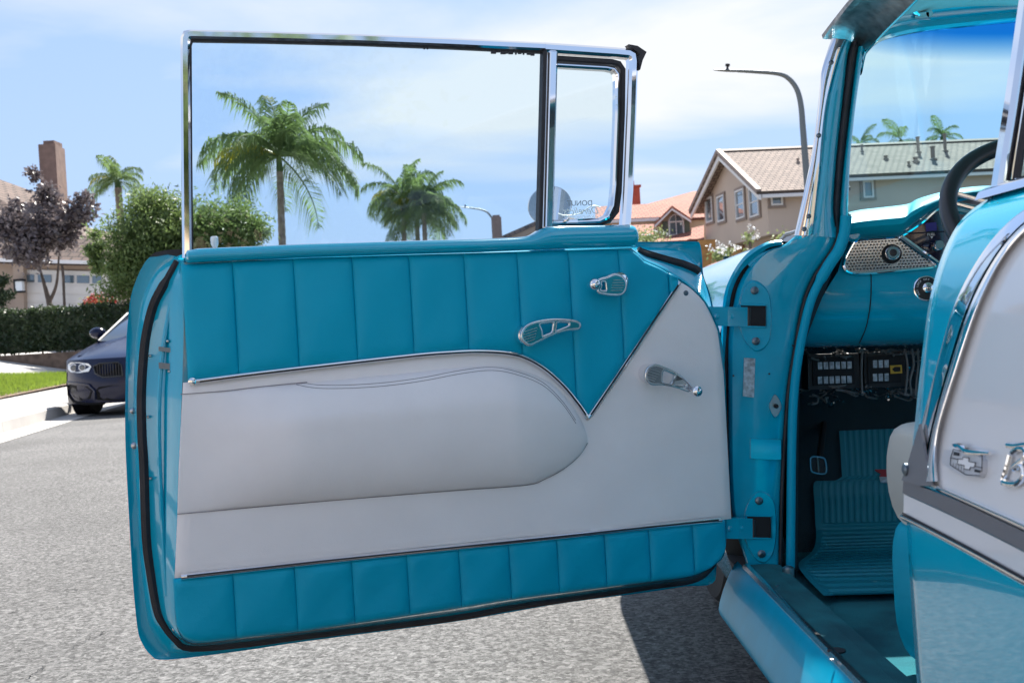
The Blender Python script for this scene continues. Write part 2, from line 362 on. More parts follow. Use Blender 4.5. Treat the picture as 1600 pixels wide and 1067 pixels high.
def text_mesh(name, s, size, frame, m, parent=None, shear=0, depth=.0006):
    cu = bpy.data.curves.new(name, 'FONT'); cu.body = s; cu.size = size; cu.shear = shear; cu.extrude = depth; cu.align_x = 'CENTER'; cu.align_y = 'CENTER'
    ob = bpy.data.objects.new(name, cu); COL.objects.link(ob); dg = bpy.context.evaluated_depsgraph_get(); dg.update()
    me = bpy.data.meshes.new_from_object(ob.evaluated_get(dg)); bpy.data.objects.remove(ob); bpy.data.curves.remove(cu)
    for v in me.vertices: v.co = frame(*v.co)
    return link(name, me, parent, m, smooth=False)

# ================================================================== THE SETTING
K0 = Vector((-6.155, 9.78, 0)); ST = Vector((-.16, .987, 0)).normalized(); SN = Vector((-ST.y, ST.x, 0))     # street direction, its left-hand normal
def perp(p): return (Vector((p.x, p.y, 0)) - K0).dot(SN)
def st(a, q, z=0): return K0 + ST * a + SN * q + Vector((0, 0, z))     # along the kerb, left of the kerb
def height(q):
    if q >= 0: return .16 + min(1.05, .2 * max(0, q - 1.5))
    return .15 + min(1.3, .16 * max(0, -q - 12)) if q < -9 else 0
def hitT(x, y):
    d = ray(x, y); t = 3.0
    while t < 200:
        p = CAM + d * t
        if p.z < height(perp(p)): return p
        t += .02
    return CAM + d * 60
def strip(name, qs, a0, a1, zf, m, n=24):
    rings = [[st(a0 + (a1 - a0) * i / n, q, zf(q)) for q in qs] for i in range(n + 1)]
    o = loft(name, rings, m, smooth=False); o['kind'] = 'structure'; return o
g = mesh('ground', [(-900, -300, -.09), (900, -300, -.09), (900, 1500, -.09), (-900, 1500, -.09)], [(0, 1, 2, 3)], 'ground', smooth=False); g['kind'] = 'structure'
strip('road', [-.413, -4, -8.6], -40, 260, lambda q: 0, 'asphalt')
strip('gutter', [.0, -.413], -40, 260, lambda q: .004, 'concrete')
# kerb in cast lengths, each its own stone
kerb = loft('kerb', [[st(a, q, z) for q, z in ((0, -.05), (0, .005), (0, .006))] for a in (-40, 260)], 'concrete', smooth=False); kerb['kind'] = 'structure'
kp = [(0.002, .0), (.012, .13), (.035, .15), (.16, .152), (.16, .0)]
a = -9.0
while a < 27:
    b_ = a + 1.83
    loft('kerb_stone', [[st(s_, q, z + .001) for q, z in kp] for s_ in (a + .004, b_ - .004)], 'concrete', kerb, closed=True, cap=True, smooth=False); a = b_
strip('pavement', [.16, 1.0, 2.0], -40, 260, lambda q: .152 + .02 * q / 2, 'concrete')
yard = strip('driveway', [2.0, 2.5, 4, 6.75, 12, 60], -40, 260, height, 'concrete')
strip('right_gutter', [-8.6, -9.0], -40, 260, lambda q: .004, 'concrete')
strip('right_kerb', [-8.999, -9.0, -9.16], -40, 260, lambda q: .0 if q > -8.9995 else .15, 'concrete')
strip('right_pavement', [-9.16, -11.2], -40, 260, lambda q: .152, 'concrete')
strip('right_terrain', [-11.2, -12, -16, -20.2, -40, -120], -40, 260, height, 'ground')

# lawn between pavement and drive
la, lb, lc, ld = hitT(0, 622), hitT(108, 600), hitT(108, 586), hitT(0, 588)
la, lb = la + (la - lb) * .6, lb + (lb - la) * .35
ld, lc = ld + (ld - lc) * .6, lc + (lc - ld) * .25
def yard_pt(s, t, dz=0):
    p = (la * (1 - s) + lb * s) * (1 - t) + (ld * (1 - s) + lc * s) * t; p.z = height(perp(p)) + dz; return p
lawn = loft('lawn', [[yard_pt(i / 12, j / 8, .02 if 0 < j < 8 else .0) for j in range(9)] for i in range(13)], 'soil'); lawn['kind'] = 'structure'
rg = random.Random(3); gb = MB()
for k in range(15000):
    s, t = rg.random(), rg.random() ** .9 * .98 + .01; p = yard_pt(s, t, .02); an = rg.random() * 6.28; hgt = .05 + .06 * rg.random(); wd = .009
    dx_, dy_ = math.cos(an) * wd, math.sin(an) * wd; ln = Vector((rg.uniform(-.04, .04), rg.uniform(-.04, .04), hgt))
    gb.add([p + Vector((dx_, dy_, 0)), p - Vector((dx_, dy_, 0)), p + ln], [(0, 1, 2)])
go = gb.build('grass', 'grass', smooth=False); tag(go, 'strip of short bright green grass between pavement and driveway', 'grass', kind='stuff')

# fine cracks in the old asphalt
ck = MB(); rg = random.Random(9)
for x0, y0, x1, y1 in ((-40, 878, 208, 874), (60, 922, 215, 914), (-20, 958, 120, 945), (95, 777, 190, 744), (110, 1010, 170, 985), (40, 1060, 70, 1040)):
    n = 26; pts = []
    for i in range(n + 1):
        p = atZ(x0 + (x1 - x0) * i / n + rg.uniform(-2, 2), y0 + (y1 - y0) * i / n + rg.uniform(-1.6, 1.6), .004); pts.append(p)
    for p, q in zip(pts, pts[1:]):
        if rg.random() < .22: continue
        d = (q - p); s = Vector((-d.y, d.x, 0)).normalized() * rg.uniform(.0006, .0019); ck.add([p - s, q - s, q + s, p + s], [(0, 1, 2, 3)])
co = ck.build('asphalt_cracks', 'crack', smooth=False); tag(co, 'fine dark cracks in the worn grey asphalt', 'cracks', kind='stuff')

# ================================================================== HOUSES
def uv_slab(name, P, th, m, parent):
    """roof slope: P = eave left, eave right, ridge right, ridge left"""
    P = [Vector(p) for p in P]; e1 = (P[1] - P[0]).normalized(); nn = (P[1] - P[0]).cross(P[3] - P[0]).normalized(); e2 = nn.cross(e1)
    if nn.z < 0: nn = -nn
    b = MB(); b.quadbox([p - nn * th for p in P], nn * th); o = b.build(name, m, parent, smooth=False)
    uv = o.data.uv_layers.new(name='UVMap')
    for lp in o.data.loops:
        p = o.data.vertices[lp.vertex_index].co - P[0]; uv.data[lp.index].uv = (p.dot(e1), p.dot(e2))
    return o
def window(parent, c, r, u, out, w_, h_, surround='trim_taupe', mull=0, cross=False):
    r, u, out = r.normalized(), u.normalized(), out.normalized(); f = MB()
    t = .07
    for sx_, sy_, hw, hh in ((0, 1, w_ / 2 + t, t / 2), (0, -1, w_ / 2 + t, t / 2), (1, 0, t / 2, h_ / 2), (-1, 0, t / 2, h_ / 2)):
        f.box(c + r * sx_ * (w_ / 2 + t / 2) + u * sy_ * (h_ / 2 + t / 2) + out * .03, r * hw, u * hh, out * .045)
    for k in range(mull): f.box(c + r * (w_ * ((k + 1) / (mull + 1) - .5)) + out * .025, r * .025, u * h_ / 2, out * .02)
    if cross: f.box(c + out * .022, r * w_ / 2, u * .025, out * .02)
    fo = f.build('window', 'trim_white', parent, smooth=False)
    s = MB()
    for sx_, sy_, hw, hh in ((0, 1, w_ / 2 + .2, .05), (0, -1, w_ / 2 + .2, .05), (1, 0, .05, h_ / 2 + .1), (-1, 0, .05, h_ / 2 + .1)):
        s.box(c + r * sx_ * (w_ / 2 + .13) + u * sy_ * (h_ / 2 + .13) + out * .02, r * hw, u * hh, out * .03)
    if surround: s.build('surround', surround, fo, smooth=False)
    p = MB(); p.box(c + out * .004, r * w_ / 2, u * h_ / 2, out * .01); p.build('pane', 'window_glass', fo, smooth=False)
    return fo

# --- tan two-storey house on the right
ph = rad(6); S = Vector((math.cos(ph), math.sin(ph), 0)); G = Vector((-math.sin(ph), math.cos(ph), 0)); P0 = atY(1198, 300, 42); P0.z = 0
hs = thing('tan_house', P0 + S * 6 + G * 4 + Vector((0, 0, 1.3)), 'two-storey tan stucco house with brown tiled gable roof and small white windows', 'house')
Lg, zb, ze, za, zl = 9.0, 4.05, 5.95, 8.2, 6.3
LEN = 26
def hp(s, g_, z): return P0 + S * s + G * g_ + UP * z
b = MB(); b.quadbox([hp(0, 0, zb), hp(0, Lg, zb), hp(0, Lg, zl), hp(0, Lg / 2, za - .2), hp(0, 0, ze)], S * 3.0)
b.build('wall', 'stucco_tan', hs, smooth=False)
b = MB(); b.quadbox([hp(3.2, 1.35, zb), hp(3.2, Lg, zb), hp(3.2, Lg, zl), hp(3.2, Lg / 2, za - .2), hp(3.2, 1.35, ze + .6)], S * (LEN - 3.2)); b.build('rear_wall', 'stucco_tan', hs, smooth=False)
b = MB(); b.quadbox([hp(.6, 1.5, 1.2), hp(.6, Lg - .4, 1.2), hp(.6, Lg - .4, zb), hp(.6, 1.5, zb)], S * (LEN - 1)); b.build('ground_floor_wall', 'stucco_tan', hs, smooth=False)
ov = .6
uv_slab('roof', [hp(-ov, -.6, ze - .2), hp(3.3, -.6, ze - .2), hp(3.3, Lg / 2, za), hp(-ov, Lg / 2, za)], .13, 'roof_tan', hs)
zc_ = ze - .2 + (za - ze + .2) * 1.45 / (Lg / 2 + .6)
uv_slab('roof', [hp(3.31, .85, zc_), hp(LEN, .85, zc_), hp(LEN, Lg / 2, za), hp(3.31, Lg / 2, za)], .13, 'roof_tan', hs)
b = MB(); b.quadbox([hp(3.3, .88, zc_ - .26), hp(3.3, 1.0, zc_ - .26), hp(3.3, 1.0, zc_ - .1), hp(3.3, .88, zc_ - .14)], S * (LEN - 3.3)); b.build('gutter', 'trim_white', hs, smooth=False)
uv_slab('roof', [hp(LEN, Lg + .6, zl - .22), hp(-ov, Lg + .6, zl - .22), hp(-ov, Lg / 2, za), hp(LEN, Lg / 2, za)], .13, 'roof_tan', hs)
b = MB()
for g0, z0, g1, z1 in ((-.6, ze - .2, Lg / 2, za), (Lg + .6, zl - .22, Lg / 2, za)):
    b.quadbox([hp(-ov + .06, g0, z0 - .14), hp(-ov + .06, g1, z1 - .14), hp(-ov + .06, g1, z1 - .38), hp(-ov + .06, g0, z0 - .34)], S * .09)
b.build('bargeboard', 'trim_white', hs, smooth=False)
b = MB(); b.quadbox([hp(-ov + .2, -.57, ze - .46), hp(-ov + .2, -.42, ze - .46), hp(-ov + .2, -.42, ze - .2), hp(-ov + .2, -.57, ze - .34)], S * 3.6); b.build('gutter', 'trim_white', hs, smooth=False)
b = MB()
for g0, z0, g1, z1 in ((-.55, ze - .18, Lg / 2, za + .02), (Lg + .55, zl - .2, Lg / 2, za + .02)):
    b.quadbox([hp(-ov - .03, g0, z0 + .09), hp(-ov - .03, g1, z1 + .09), hp(-ov - .03, g1, z1 - .1), hp(-ov - .03, g0, z0 - .1)], S * .22)
b.quadbox([hp(-ov, Lg / 2 - .14, za), hp(-ov, Lg / 2 + .14, za), hp(-ov, Lg / 2, za + .1)], S * LEN); b.build('ridge_tiles', 'trim_taupe', hs, smooth=False)
for px_, py_, ww, hh in ((1109, 328, .62, 1.05), (1127.5, 326, .62, 1.05), (1157.5, 319, .68, 1.12), (1179.5, 315, .68, 1.12)):
    window(hs, hit(px_, py_, P0 - S * .02, S), G * -1, UP, S * -1, ww * 1.5, hh, cross=(ww > .65))
for px_, py_, ww, hh, gg in ((1213, 312, .36, .34, -.02), (1356, 296, .32, .58, 1.33)):
    window(hs, hit(px_, py_, P0 + G * gg, G), S, UP, G * -1, ww, hh)
rn = (hp(1, -.6, ze - .2) - hp(0, -.6, ze - .2)).cross(hp(0, Lg / 2, za) - hp(0, -.6, ze - .2)).normalized()
for px_, py_, r_, h_ in ((1247, 254, .05, .12), (1347, 237, .05, .25), (1384, 249, .07, .1), (1435, 238, .07, .62), (1431, 253, .09, .14), (1458, 249, .09, .5), (1477, 236, .07, .7), (1420, 259, .05, .12)):
    p = hit(px_, py_, hp(0, Lg / 2, za), rn); v = MB(); v.lathe(p - UP * .1, UP, [(r_ * 1.9, .05), (r_ * 1.9, .12), (r_, .16), (r_, h_ + .1), (r_ * 1.35, h_ + .1), (r_ * 1.35, h_ + .16)], 10); v.build('roof_vent', 'trim_taupe', hs)
b = MB(); b.box(hp(.5, 6.6, 2.6), S * .08, G * 1.6, UP * 1.4); b.build('garage_door', 'wood_orange', hs, smooth=False)

# --- red-roofed houses behind
hr = thing('red_roof_house', atZ(1050, 480, 0) * 0 + Vector((8.2, 58, 1.4)), 'peach stucco house with red tiled roofs and an arched dormer window', 'house')
def rq(name, pts, m='roof_red', th=.14, par=None): return uv_slab(name, [atY(x, y, Y) for x, y, Y in pts], th, m, par or hr)
rq('roof', [(930, 344, 56), (1046, 338.5, 56), (1046, 317, 60), (930, 323, 60)])
rq('roof', [(1000, 322, 60.5), (1130, 316, 60.5), (1150, 296, 66), (1083, 299, 66)])
rq('roof', [(1046, 342, 56), (1120, 338.5, 56), (1120, 316, 60.5), (1046, 319, 60.5)])
rq('roof', [(920, 372, 52), (1026, 367, 52), (1026, 350, 55), (920, 355, 55)])
rq('roof', [(1018, 378, 50), (1100, 374, 50), (1100, 352, 54), (1040, 366, 54)])
b = MB()
b.quadbox([atY(920, 350, 56.2), atY(1120, 340, 56.2), atY(1120, 420, 56.2), atY(920, 430, 56.2)], Vector((0, 5, 0))); b.build('wall', 'stucco_peach', hr, smooth=False)
b = MB(); b.quadbox([atY(925, 345.5, 55.9), atY(1030, 340, 55.9), atY(1030, 343.5, 55.9), atY(925, 349, 55.9)], Vector((0, .2, 0))); b.build('gutter', 'trim_white', hr, smooth=False)
b = MB(); b.quadbox([atY(x, y, 53.2) for x, y in ((1026, 352), (1050, 326), (1079, 346), (1082, 374), (1028, 378))], Vector((0, 6, 0))); b.build('dormer_wall', 'stucco_peach', hr, smooth=False)
rq('dormer_roof', [(1022, 349.5, 52.6), (1022, 349.5, 59), (1050, 321.5, 59), (1050, 321.5, 52.6)], th=.16)
rq('dormer_roof', [(1081, 342, 52.6), (1081, 342, 59), (1050, 321.5, 59), (1050, 321.5, 52.6)], th=.16)
b = MB()
for q in (((1023, 352), (1050, 325.5), (1050, 328.5), (1024, 355)), ((1080, 344.5), (1050, 325.5), (1050, 328.5), (1080, 348))):
    b.quadbox([atY(x, y, 52.55) for x, y in q], Vector((0, .1, 0)))
b.build('bargeboard', 'trim_white', hr, smooth=False)
c = atY(1056.5, 357, 53.15); R3 = (atY(1068, 356.3, 53.15) - c).normalized(); U3 = UP
fr = window(hr, c, R3, U3, Vector((0, -1, 0)), .66, .6, surround=None, mull=1)
arc = [c + R3 * (.37 * math.cos(t)) + UP * (.34 + .37 * math.sin(t)) for t in [math.pi * k / 14 for k in range(15)]]
b = MB(); b.tube([p + Vector((0, -.03, 0)) for p in arc], .04, 6); b.tube([arc[7] + Vector((0, -.03, 0)), c + UP * .34 + Vector((0, -.03, 0))], .02, 6); b.build('arch_frame', 'trim_white', fr)
b = MB(); b.quadbox([p + Vector((0, -.012, 0)) for p in arc], Vector((0, .04, 0))); b.build('arch_pane', 'window_glass', fr, smooth=False)
for s_ in (-1, 1):
    b = MB(); b.box(c + R3 * s_ * .56 + UP * .0 + Vector((0, -.03, 0)), R3 * .13, UP * .38, Vector((0, .03, 0))); b.build('shutter', 'shutter_green', hr, smooth=False)
b = MB(); p = atY(988, 310, 62); b.box(p, (.42, 0, 0), (0, .4, 0), (0, 0, .62)); b.box(p + UP * .66, (.5, 0, 0), (0, .48, 0), (0, 0, .06)); b.box(p + UP * .85, (.14, 0, 0), (0, .14, 0), (0, 0, .16)); b.build('chimney', 'chimney_red', hr, smooth=False)
b = MB(); b.quadbox([atY(1092, 375, 46), atY(1118, 374, 46), atY(1118, 420, 46), atY(1092, 421, 46)], Vector((0, .3, 0))); o = b.build('side_gate', 'wood_orange', None, smooth=False)
tag(o, 'orange timber side gate between the tan house and the red-roofed house', 'gate')

# --- grey roofed house seen low through the door glass
hg = thing('grey_roof_house', Vector((1.5, 66, .8)), 'far house with grey gable roof and a square chimney seen through the door glass', 'house')
ap = atY(870, 331, 64); el = atY(770, 375, 64); er = atY(935, 372, 64)
back = Vector((2.5, 9, 0))
uv_slab('roof', [el, el + back, ap + back, ap], .2, 'roof_brown', hg); uv_slab('roof', [er, er + back, ap + back, ap], .2, 'roof_brown', hg)
b = MB(); b.quadbox([el + Vector((.5, .3, .05)), ap + Vector((0, .3, -.2)), er + Vector((-.5, .3, .05)), er + Vector((-.5, .3, -4)), el + Vector((.5, .3, -4))], back * .9); b.build('wall', 'stucco', hg, smooth=False)
b = MB(); p = atY(776.5, 362, 63.5); b.box(p, (.30, 0, 0), (0, .3, 0), (0, 0, .85)); b.box(p + UP * .9, (.22, 0, 0), (0, .22, 0), (0, 0, .08)); b.build('chimney', 'chimney_brick', hg, smooth=False)

# --- brown-roofed house with garage on the left
hl = thing('garage_house', Vector((-16, 38, 1.2)), 'house on the left with brown shingle roof, tall chimney and white garage door', 'house')
uv_slab('roof', [atY(-120, 402, 35.4), atY(300, 414, 35.4), atY(215, 372, 40), atY(-120, 300, 40)], .16, 'roof_brown', hl)
uv_slab('roof', [atY(-140, 360, 38), atY(100, 370, 38), atY(62, 303, 43), atY(-140, 230, 43)], .16, 'roof_brown', hl)
b = MB(); b.quadbox([atY(-120, 404, 36), atY(300, 416, 36), atY(300, 500, 36), atY(-120, 500, 36)], Vector((0, 4, 0))); b.build('wall', 'stucco', hl, smooth=False)
b = MB(); b.quadbox([atY(-120, 400, 35.35), atY(300, 412, 35.35), atY(300, 417.5, 35.35), atY(-120, 405.5, 35.35)], Vector((0, .1, 0))); b.build('gutter', 'trim_white', hl, smooth=False)
b = MB(); b.quadbox([atY(20, 409, 35.6), atY(36, 410, 35.6), atY(38, 500, 35.6), atY(22, 500, 35.6)], Vector((0, .5, 0))); b.build('pillar', 'stucco', hl, smooth=False)
gp = [(35, 429), (178, 433)]
gd = MB(); gd.quadbox([atY(35, 421, 35.9), atY(178, 425, 35.9), atY(180, 500, 35.9), atY(37, 500, 35.9)], Vector((0, .06, 0))); gdo = gd.build('garage_door', 'garage_white', hl, smooth=False)
for k in range(4):
    y0 = 444 + 14.5 * k; b = MB(); b.quadbox([atY(36.5, y0, 35.87), atY(178, y0 + 4, 35.87), atY(178, y0 + 17, 35.87), atY(36.8, y0 + 13, 35.87)], Vector((0, .05, 0))); b.build('panel', 'garage_white', gdo, smooth=False)
for x0, x1 in ((36, 53), (59, 80), (98, 115), (120, 139), (144, 158)):
    dy_ = (x0 - 36) * .02; b = MB(); b.quadbox([atY(x0, 429 + dy_, 35.86), atY(x1, 429.4 + dy_, 35.86), atY(x1, 441 + dy_, 35.86), atY(x0, 440.6 + dy_, 35.86)], Vector((0, .04, 0))); b.build('pane', 'window_glass', gdo, smooth=False)
b = MB(); b.tube([atY(97, 414, 35.5), atY(99, 435, 35.5), atY(101, 486, 35.5)], .05, 8); b.build('downpipe', 'bark', hl)
b = MB(); p = atY(31, 447, 35.4); b.box(p, (.12, 0, 0), (0, .1, 0), (0, 0, .17)); lo = b.build('wall_lamp', 'lamp_clear', hl, smooth=False)
b = MB(); b.box(p + UP * .2, (.16, 0, 0), (0, .14, 0), (0, 0, .04)); b.box(p - UP * .2, (.14, 0, 0), (0, .12, 0), (0, 0, .03)); b.box(p - Vector((.14, 0, 0)), (.025, 0, 0), (0, .12, 0), (0, 0, .2)); b.build('lamp_frame', 'dark', lo, smooth=False)
b = MB(); c0, c1 = atY(59.5, 226, 41), atY(86, 224.5, 41); zt = (c0.z + c1.z) / 2
b.quadbox([Vector((c0.x, 41, zt)), Vector((c1.x, 41, zt)), Vector((c1.x - .15, 42.3, zt)), Vector((c0.x - .15, 42.3, zt))], Vector((0, 0, -4.5)))
b.box(Vector(((c0.x + c1.x) / 2, 41.6, zt + .07)), ((c1.x - c0.x) * .32, 0, 0), (0, .4, 0), (0, 0, .1)); b.build('chimney', 'chimney_brick', hl, smooth=False)

# ================================================================== STREET LAMPS
def street_lamp(pts, Y, r, label):
    P = [atY(x, y, Y) for x, y in pts]; base = Vector((P[-1].x, Y, 0)); base.z = max(0, height(perp(base)))
    o = thing('street_lamp', base, label, 'street lamp', 'street lamps')
    path = catmull([base, Vector((base.x, Y, (base.z + P[-1].z) / 2))] + P[::-1][:], 6); n = len(path)
    tube('pole', path, [r * (1.5 - .9 * i / n) for i in range(n)], 'pole_metal', o, 10)
    e = path[-1]; d = (path[-1] - path[-3]).normalized(); s = d.cross(UP).normalized(); u = s.cross(d); b = MB(); k = r * 9
    rings = []
    for t, hw, hh in ((-.05, .10, .08), (.1, .16, .11), (.45, .2, .11), (.8, .17, .08), (1.0, .1, .04)):
        c = e + d * (t * k); rings.append([c + s * hw * k * .7 * x + u * hh * k * .6 * z for x, z in ((-1, -.4), (-.7, .5), (0, 1), (.7, .5), (1, -.4), (.6, -.8), (-.6, -.8))])
    loft('lamp_head', rings, 'pole_metal', o, closed=True, cap=True)
    b.lathe(e + d * k * .42, u, [(k * .05, 0), (k * .05, k * .16), (k * .1, k * .18), (k * .1, k * .26)], 10); b.build('light_sensor', 'dark', o)
street_lamp([(1152, 111), (1180, 112.5), (1215, 115.5), (1232, 123), (1245, 140), (1251.5, 165), (1254.5, 200), (1258, 245), (1264, 320)], 33, .085, 'tall curved grey street lamp standing before the tan house')
street_lamp([(733, 325), (748, 327), (760, 331), (767, 338.5), (771, 346), (774, 372)], 74, .075, 'small distant curved street lamp beside the square chimney')

# ================================================================== PLANTS
rg = random.Random(5)
def frond_mesh(name, Lf, e0, droop, m, seed):
    r = random.Random(seed); b = MB(); pts = []; p = Vector((0, 0, 0)); a = e0; n = 16
    for i in range(n + 1):
        pts.append(p.copy()); p = p + Vector((math.cos(a), 0, math.sin(a))) * (Lf / n); a -= droop / n * (.5 + 1.2 * i / n)
    b.tube(pts, [.010 * (1 - i / (n + 2)) + .002 for i in range(n + 1)], 5)
    for i in range(2, n + 1):
        for sub in (0, .25, .5, .75):
            t = min((i + sub) / n, 1); k = min(i, n - 1); q = pts[k].lerp(pts[min(k + 1, n)], sub); tg = (pts[min(k + 1, n)] - pts[max(k - 1, 0)]).normalized()
            ll = Lf * .30 * (math.sin(math.pi * min(1, t * .93 + .06)) ** .55) * r.uniform(.8, 1.1)
            for s in (-1, 1):
                if r.random() < .12: continue
                d = (Vector((0, s, 0)) * .85 + tg * .65 + Vector((0, 0, r.uniform(-.15, .3)))).normalized(); wv = tg * .0085 + Vector((0, 0, .003))
                mid = q + d * ll * .5 + Vector((0, 0, .0)); end = q + d * ll * .86 + Vector((0, 0, -ll * r.uniform(.3, .95)))
                b.add([q - wv * .5, q + wv * .5, mid + wv, mid - wv, end], [(0, 1, 2, 3), (3, 2, 4)])
    me = bpy.data.meshes.new(name); me.from_pydata([tuple(v) for v in b.v], [], b.f); me.materials.append(MATS[m]); return me
FR = [(frond_mesh('frond', 1.0, rad(72), rad(60), 'frond', 1), 3), (frond_mesh('frond', 1.0, rad(48), rad(95), 'frond', 2), 7), (frond_mesh('frond', 1.0, rad(22), rad(95), 'frond', 3), 8), (frond_mesh('frond', 1.0, rad(-8), rad(80), 'frond', 4), 7)]
FG = frond_mesh('frond', 1.0, rad(32), rad(95), 'frond_gold', 6)  # frond in a yellow colour
def palm(x, y, Y, Rp, label, trunks=1, seed=1, dens=1.0, gold=1, base_z=1.2):
    r = random.Random(seed); c = atY(x, y, Y); Lf = Rp / 1700 * (Y + 2.29) * 1.12; cx_ = c.x
    o = thing('palm_tree', Vector((cx_, Y, base_z)), label, 'palm tree', 'palm trees')
    heads = [Vector((0, 0, 0))] if trunks == 1 else [Vector((-.55, .3, .35)), Vector((.5, -.3, -.2)), Vector((.05, .8, -.75))][:trunks]
    for h in heads:
        top = c + h * (Lf / 2.4); bs = Vector((top.x + r.uniform(-.25, .25), top.y, base_z))
        tr = [Vector((bs.x + (top.x - bs.x) * t ** 1.5, top.y, bs.z + (top.z - Lf * .12 - bs.z) * t)) for t in [k / 12 for k in range(13)]]
        n = 36; path = catmull(tr, 3); tube('trunk', path, [.19 * (1 - .3 * i / len(path)) + .016 * (i % 2) for i in range(len(path))], 'palm_bark', o, 10)
        tube('crownshaft', [path[-1] - UP * .05, path[-1] + UP * Lf * .12, path[-1] + UP * Lf * .2], [.15, .13, .07], 'frond', o, 8)
        for me, cnt in FR:
            for k in range(max(1, int(cnt * dens))):
                fo = bpy.data.objects.new('frond', me); COL.objects.link(fo); s = Lf * r.uniform(.82, 1.12)
                fo.parent = o; fo.matrix_parent_inverse = Matrix.Translation(-o.location); fo.location = path[-1] + UP * Lf * .16
                fo.rotation_euler = (r.uniform(-.3, .3), r.uniform(-.25, .25), 2 * math.pi * (k + r.random() * .7) / max(1, int(cnt * dens)) + cnt); fo.scale = (s, s, s)
        for k in range(gold):
            fo = bpy.data.objects.new('frond', FG); COL.objects.link(fo); fo.parent = o; fo.matrix_parent_inverse = Matrix.Translation(-o.location); fo.location = path[-1] + UP * Lf * .16
            fo.rotation_euler = (0, 0, math.pi + r.uniform(-.5, .3)); fo.scale = (Lf * .8,) * 3; fo['label'] = 'yellow frond'
palm(436, 250, 46, 124, 'large palm with drooping fronds seen through the left of the door glass', 1, 3, 1.35, 2)
palm(646, 318, 66, 68, 'dense bushy palm clump seen through the middle of the door glass', 3, 8, 1.0)
palm(184, 285, 44, 52, 'small palm with a yellow frond between the purple tree and the bush', 1, 5, .75)
palm(1408, 222, 66, 46, 'slim upright palm behind the tan roof, middle of the three in the windscreen', 1, 13, .35, 0)
palm(1345, 228, 68, 34, 'low palm behind the tan roof, nearest the windscreen pillar', 1, 17, .5, 0)
palm(1472, 216, 68, 38, 'spreading palm behind the tan roof, nearest the steering wheel', 1, 21, .45, 0)

def leaf_geo(b, c, size, asp, r, mi=0, up_bias=0):
    a = Vector((r.gauss(0, 1), r.gauss(0, 1), r.gauss(0, 1) + up_bias)).normalized(); s = a.orthogonal().normalized(); s = Matrix.Rotation(r.random() * 6.28, 3, a) @ s
    l = a * size * .5; wv = s * size * asp * .5; b.add([c - l, c + wv, c + l, c - wv], [(0, 1, 2, 3)], mi)
def crown(name, blobs, n, size, asp, m, parent, seed, shell=.75, up=0):
    r = random.Random(seed); b = MB(); tot = sum(k[1].x * k[1].z for k in blobs)
    for c, rr in blobs:
        clumps = []
        for q in range(max(6, int(26 * rr.x))):
            v = Vector((r.gauss(0, 1), r.gauss(0, 1), r.gauss(0, 1))).normalized() * (shell + (1 - shell) * r.random()) * r.uniform(.55, 1.05)
            clumps.append(c + Vector((v.x * rr.x, v.y * rr.y, v.z * rr.z)))
        for q in range(int(n * rr.x * rr.z / tot)):
            cc = r.choice(clumps); k = .27 * rr.x
            leaf_geo(b, cc + Vector((r.gauss(0, k), r.gauss(0, k), r.gauss(0, k * .8))), size * r.uniform(.6, 1.3), asp, r, 0, up)
    return b.build(name, m, parent, smooth=False)
def tree_limbs(o, base, forks, r0, m='bark'):
    tube('trunk', catmull([base] + forks[0], 5), [r0 * (1 - .06 * i) for i in range(len(forks[0]) * 5 + 1)], m, o, 9)
    for f in forks[1:]: tube('branch', catmull(f, 5), [r0 * .5 * (1 - .12 * i / 2) for i in range((len(f) - 1) * 5 + 1)], m, o, 7)
def yz(x, y, Y): return atY(x, y, Y)
def blob(x, y, Y, rx, rz): k = (Y + 2.29) / 1700; return (atY(x, y, Y), Vector((rx * k, rx * k * .85, rz * k)))
# fine-leaved green tree
bs = yz(262, 505, 26.5); bs.z = 1.0
o = thing('bushy_tree', bs, 'bushy light green fine-leaved tree behind the open door, beside the hedge', 'tree')
tree_limbs(o, bs, [[yz(262, 470, 26.5), yz(270, 420, 26.5)], [yz(262, 470, 26.5), yz(230, 420, 26.6), yz(200, 390, 26.5)], [yz(266, 450, 26.5), yz(310, 400, 26.4), yz(350, 370, 26.5)]], .13)
crown('crown', [blob(270, 375, 26.5, 75, 68), blob(222, 385, 26.2, 70, 65), blob(330, 360, 26.7, 62, 58), blob(190, 432, 26.0, 42, 50), blob(375, 352, 26.8, 48, 45), blob(240, 325, 26.5, 50, 34), blob(150, 395, 26.0, 18, 42), blob(300, 430, 26.5, 70, 50), blob(400, 365, 26.9, 26, 22), blob(250, 440, 26.0, 60, 40)], 52000, .14, .30, 'leaf_green', o, 4, .2, .5)
# purple-leaved tree
bs = yz(84, 490, 29); bs.z = 1.15
o = thing('purple_leaf_tree', bs, 'small tree with dusky purple leaves before the garage', 'tree')
tree_limbs(o, bs, [[yz(78, 478, 29), yz(68, 440, 29), yz(60, 405, 29), yz(62, 360, 29)], [yz(62, 412, 29), yz(40, 385, 29), yz(20, 360, 29)], [yz(64, 405, 29), yz(84, 370, 29), yz(100, 330, 29)], [yz(76, 474, 29), yz(88, 445, 29), yz(92, 400, 29)]], .12)
crown('crown', [blob(62, 372, 29, 44, 40), blob(28, 362, 29, 34, 36), blob(90, 345, 29, 40, 38), blob(72, 305, 29, 26, 24), blob(128, 332, 29, 26, 26), blob(20, 325, 29.3, 22, 18), blob(52, 275, 29, 14, 14), blob(135, 310, 29, 20, 10), blob(45, 395, 28.6, 36, 26), blob(4, 355, 29, 26, 30), blob(100, 375, 29, 30, 24), blob(18, 395, 29, 14, 18)], 9000, .15, .55, 'leaf_purple', o, 6, .3)
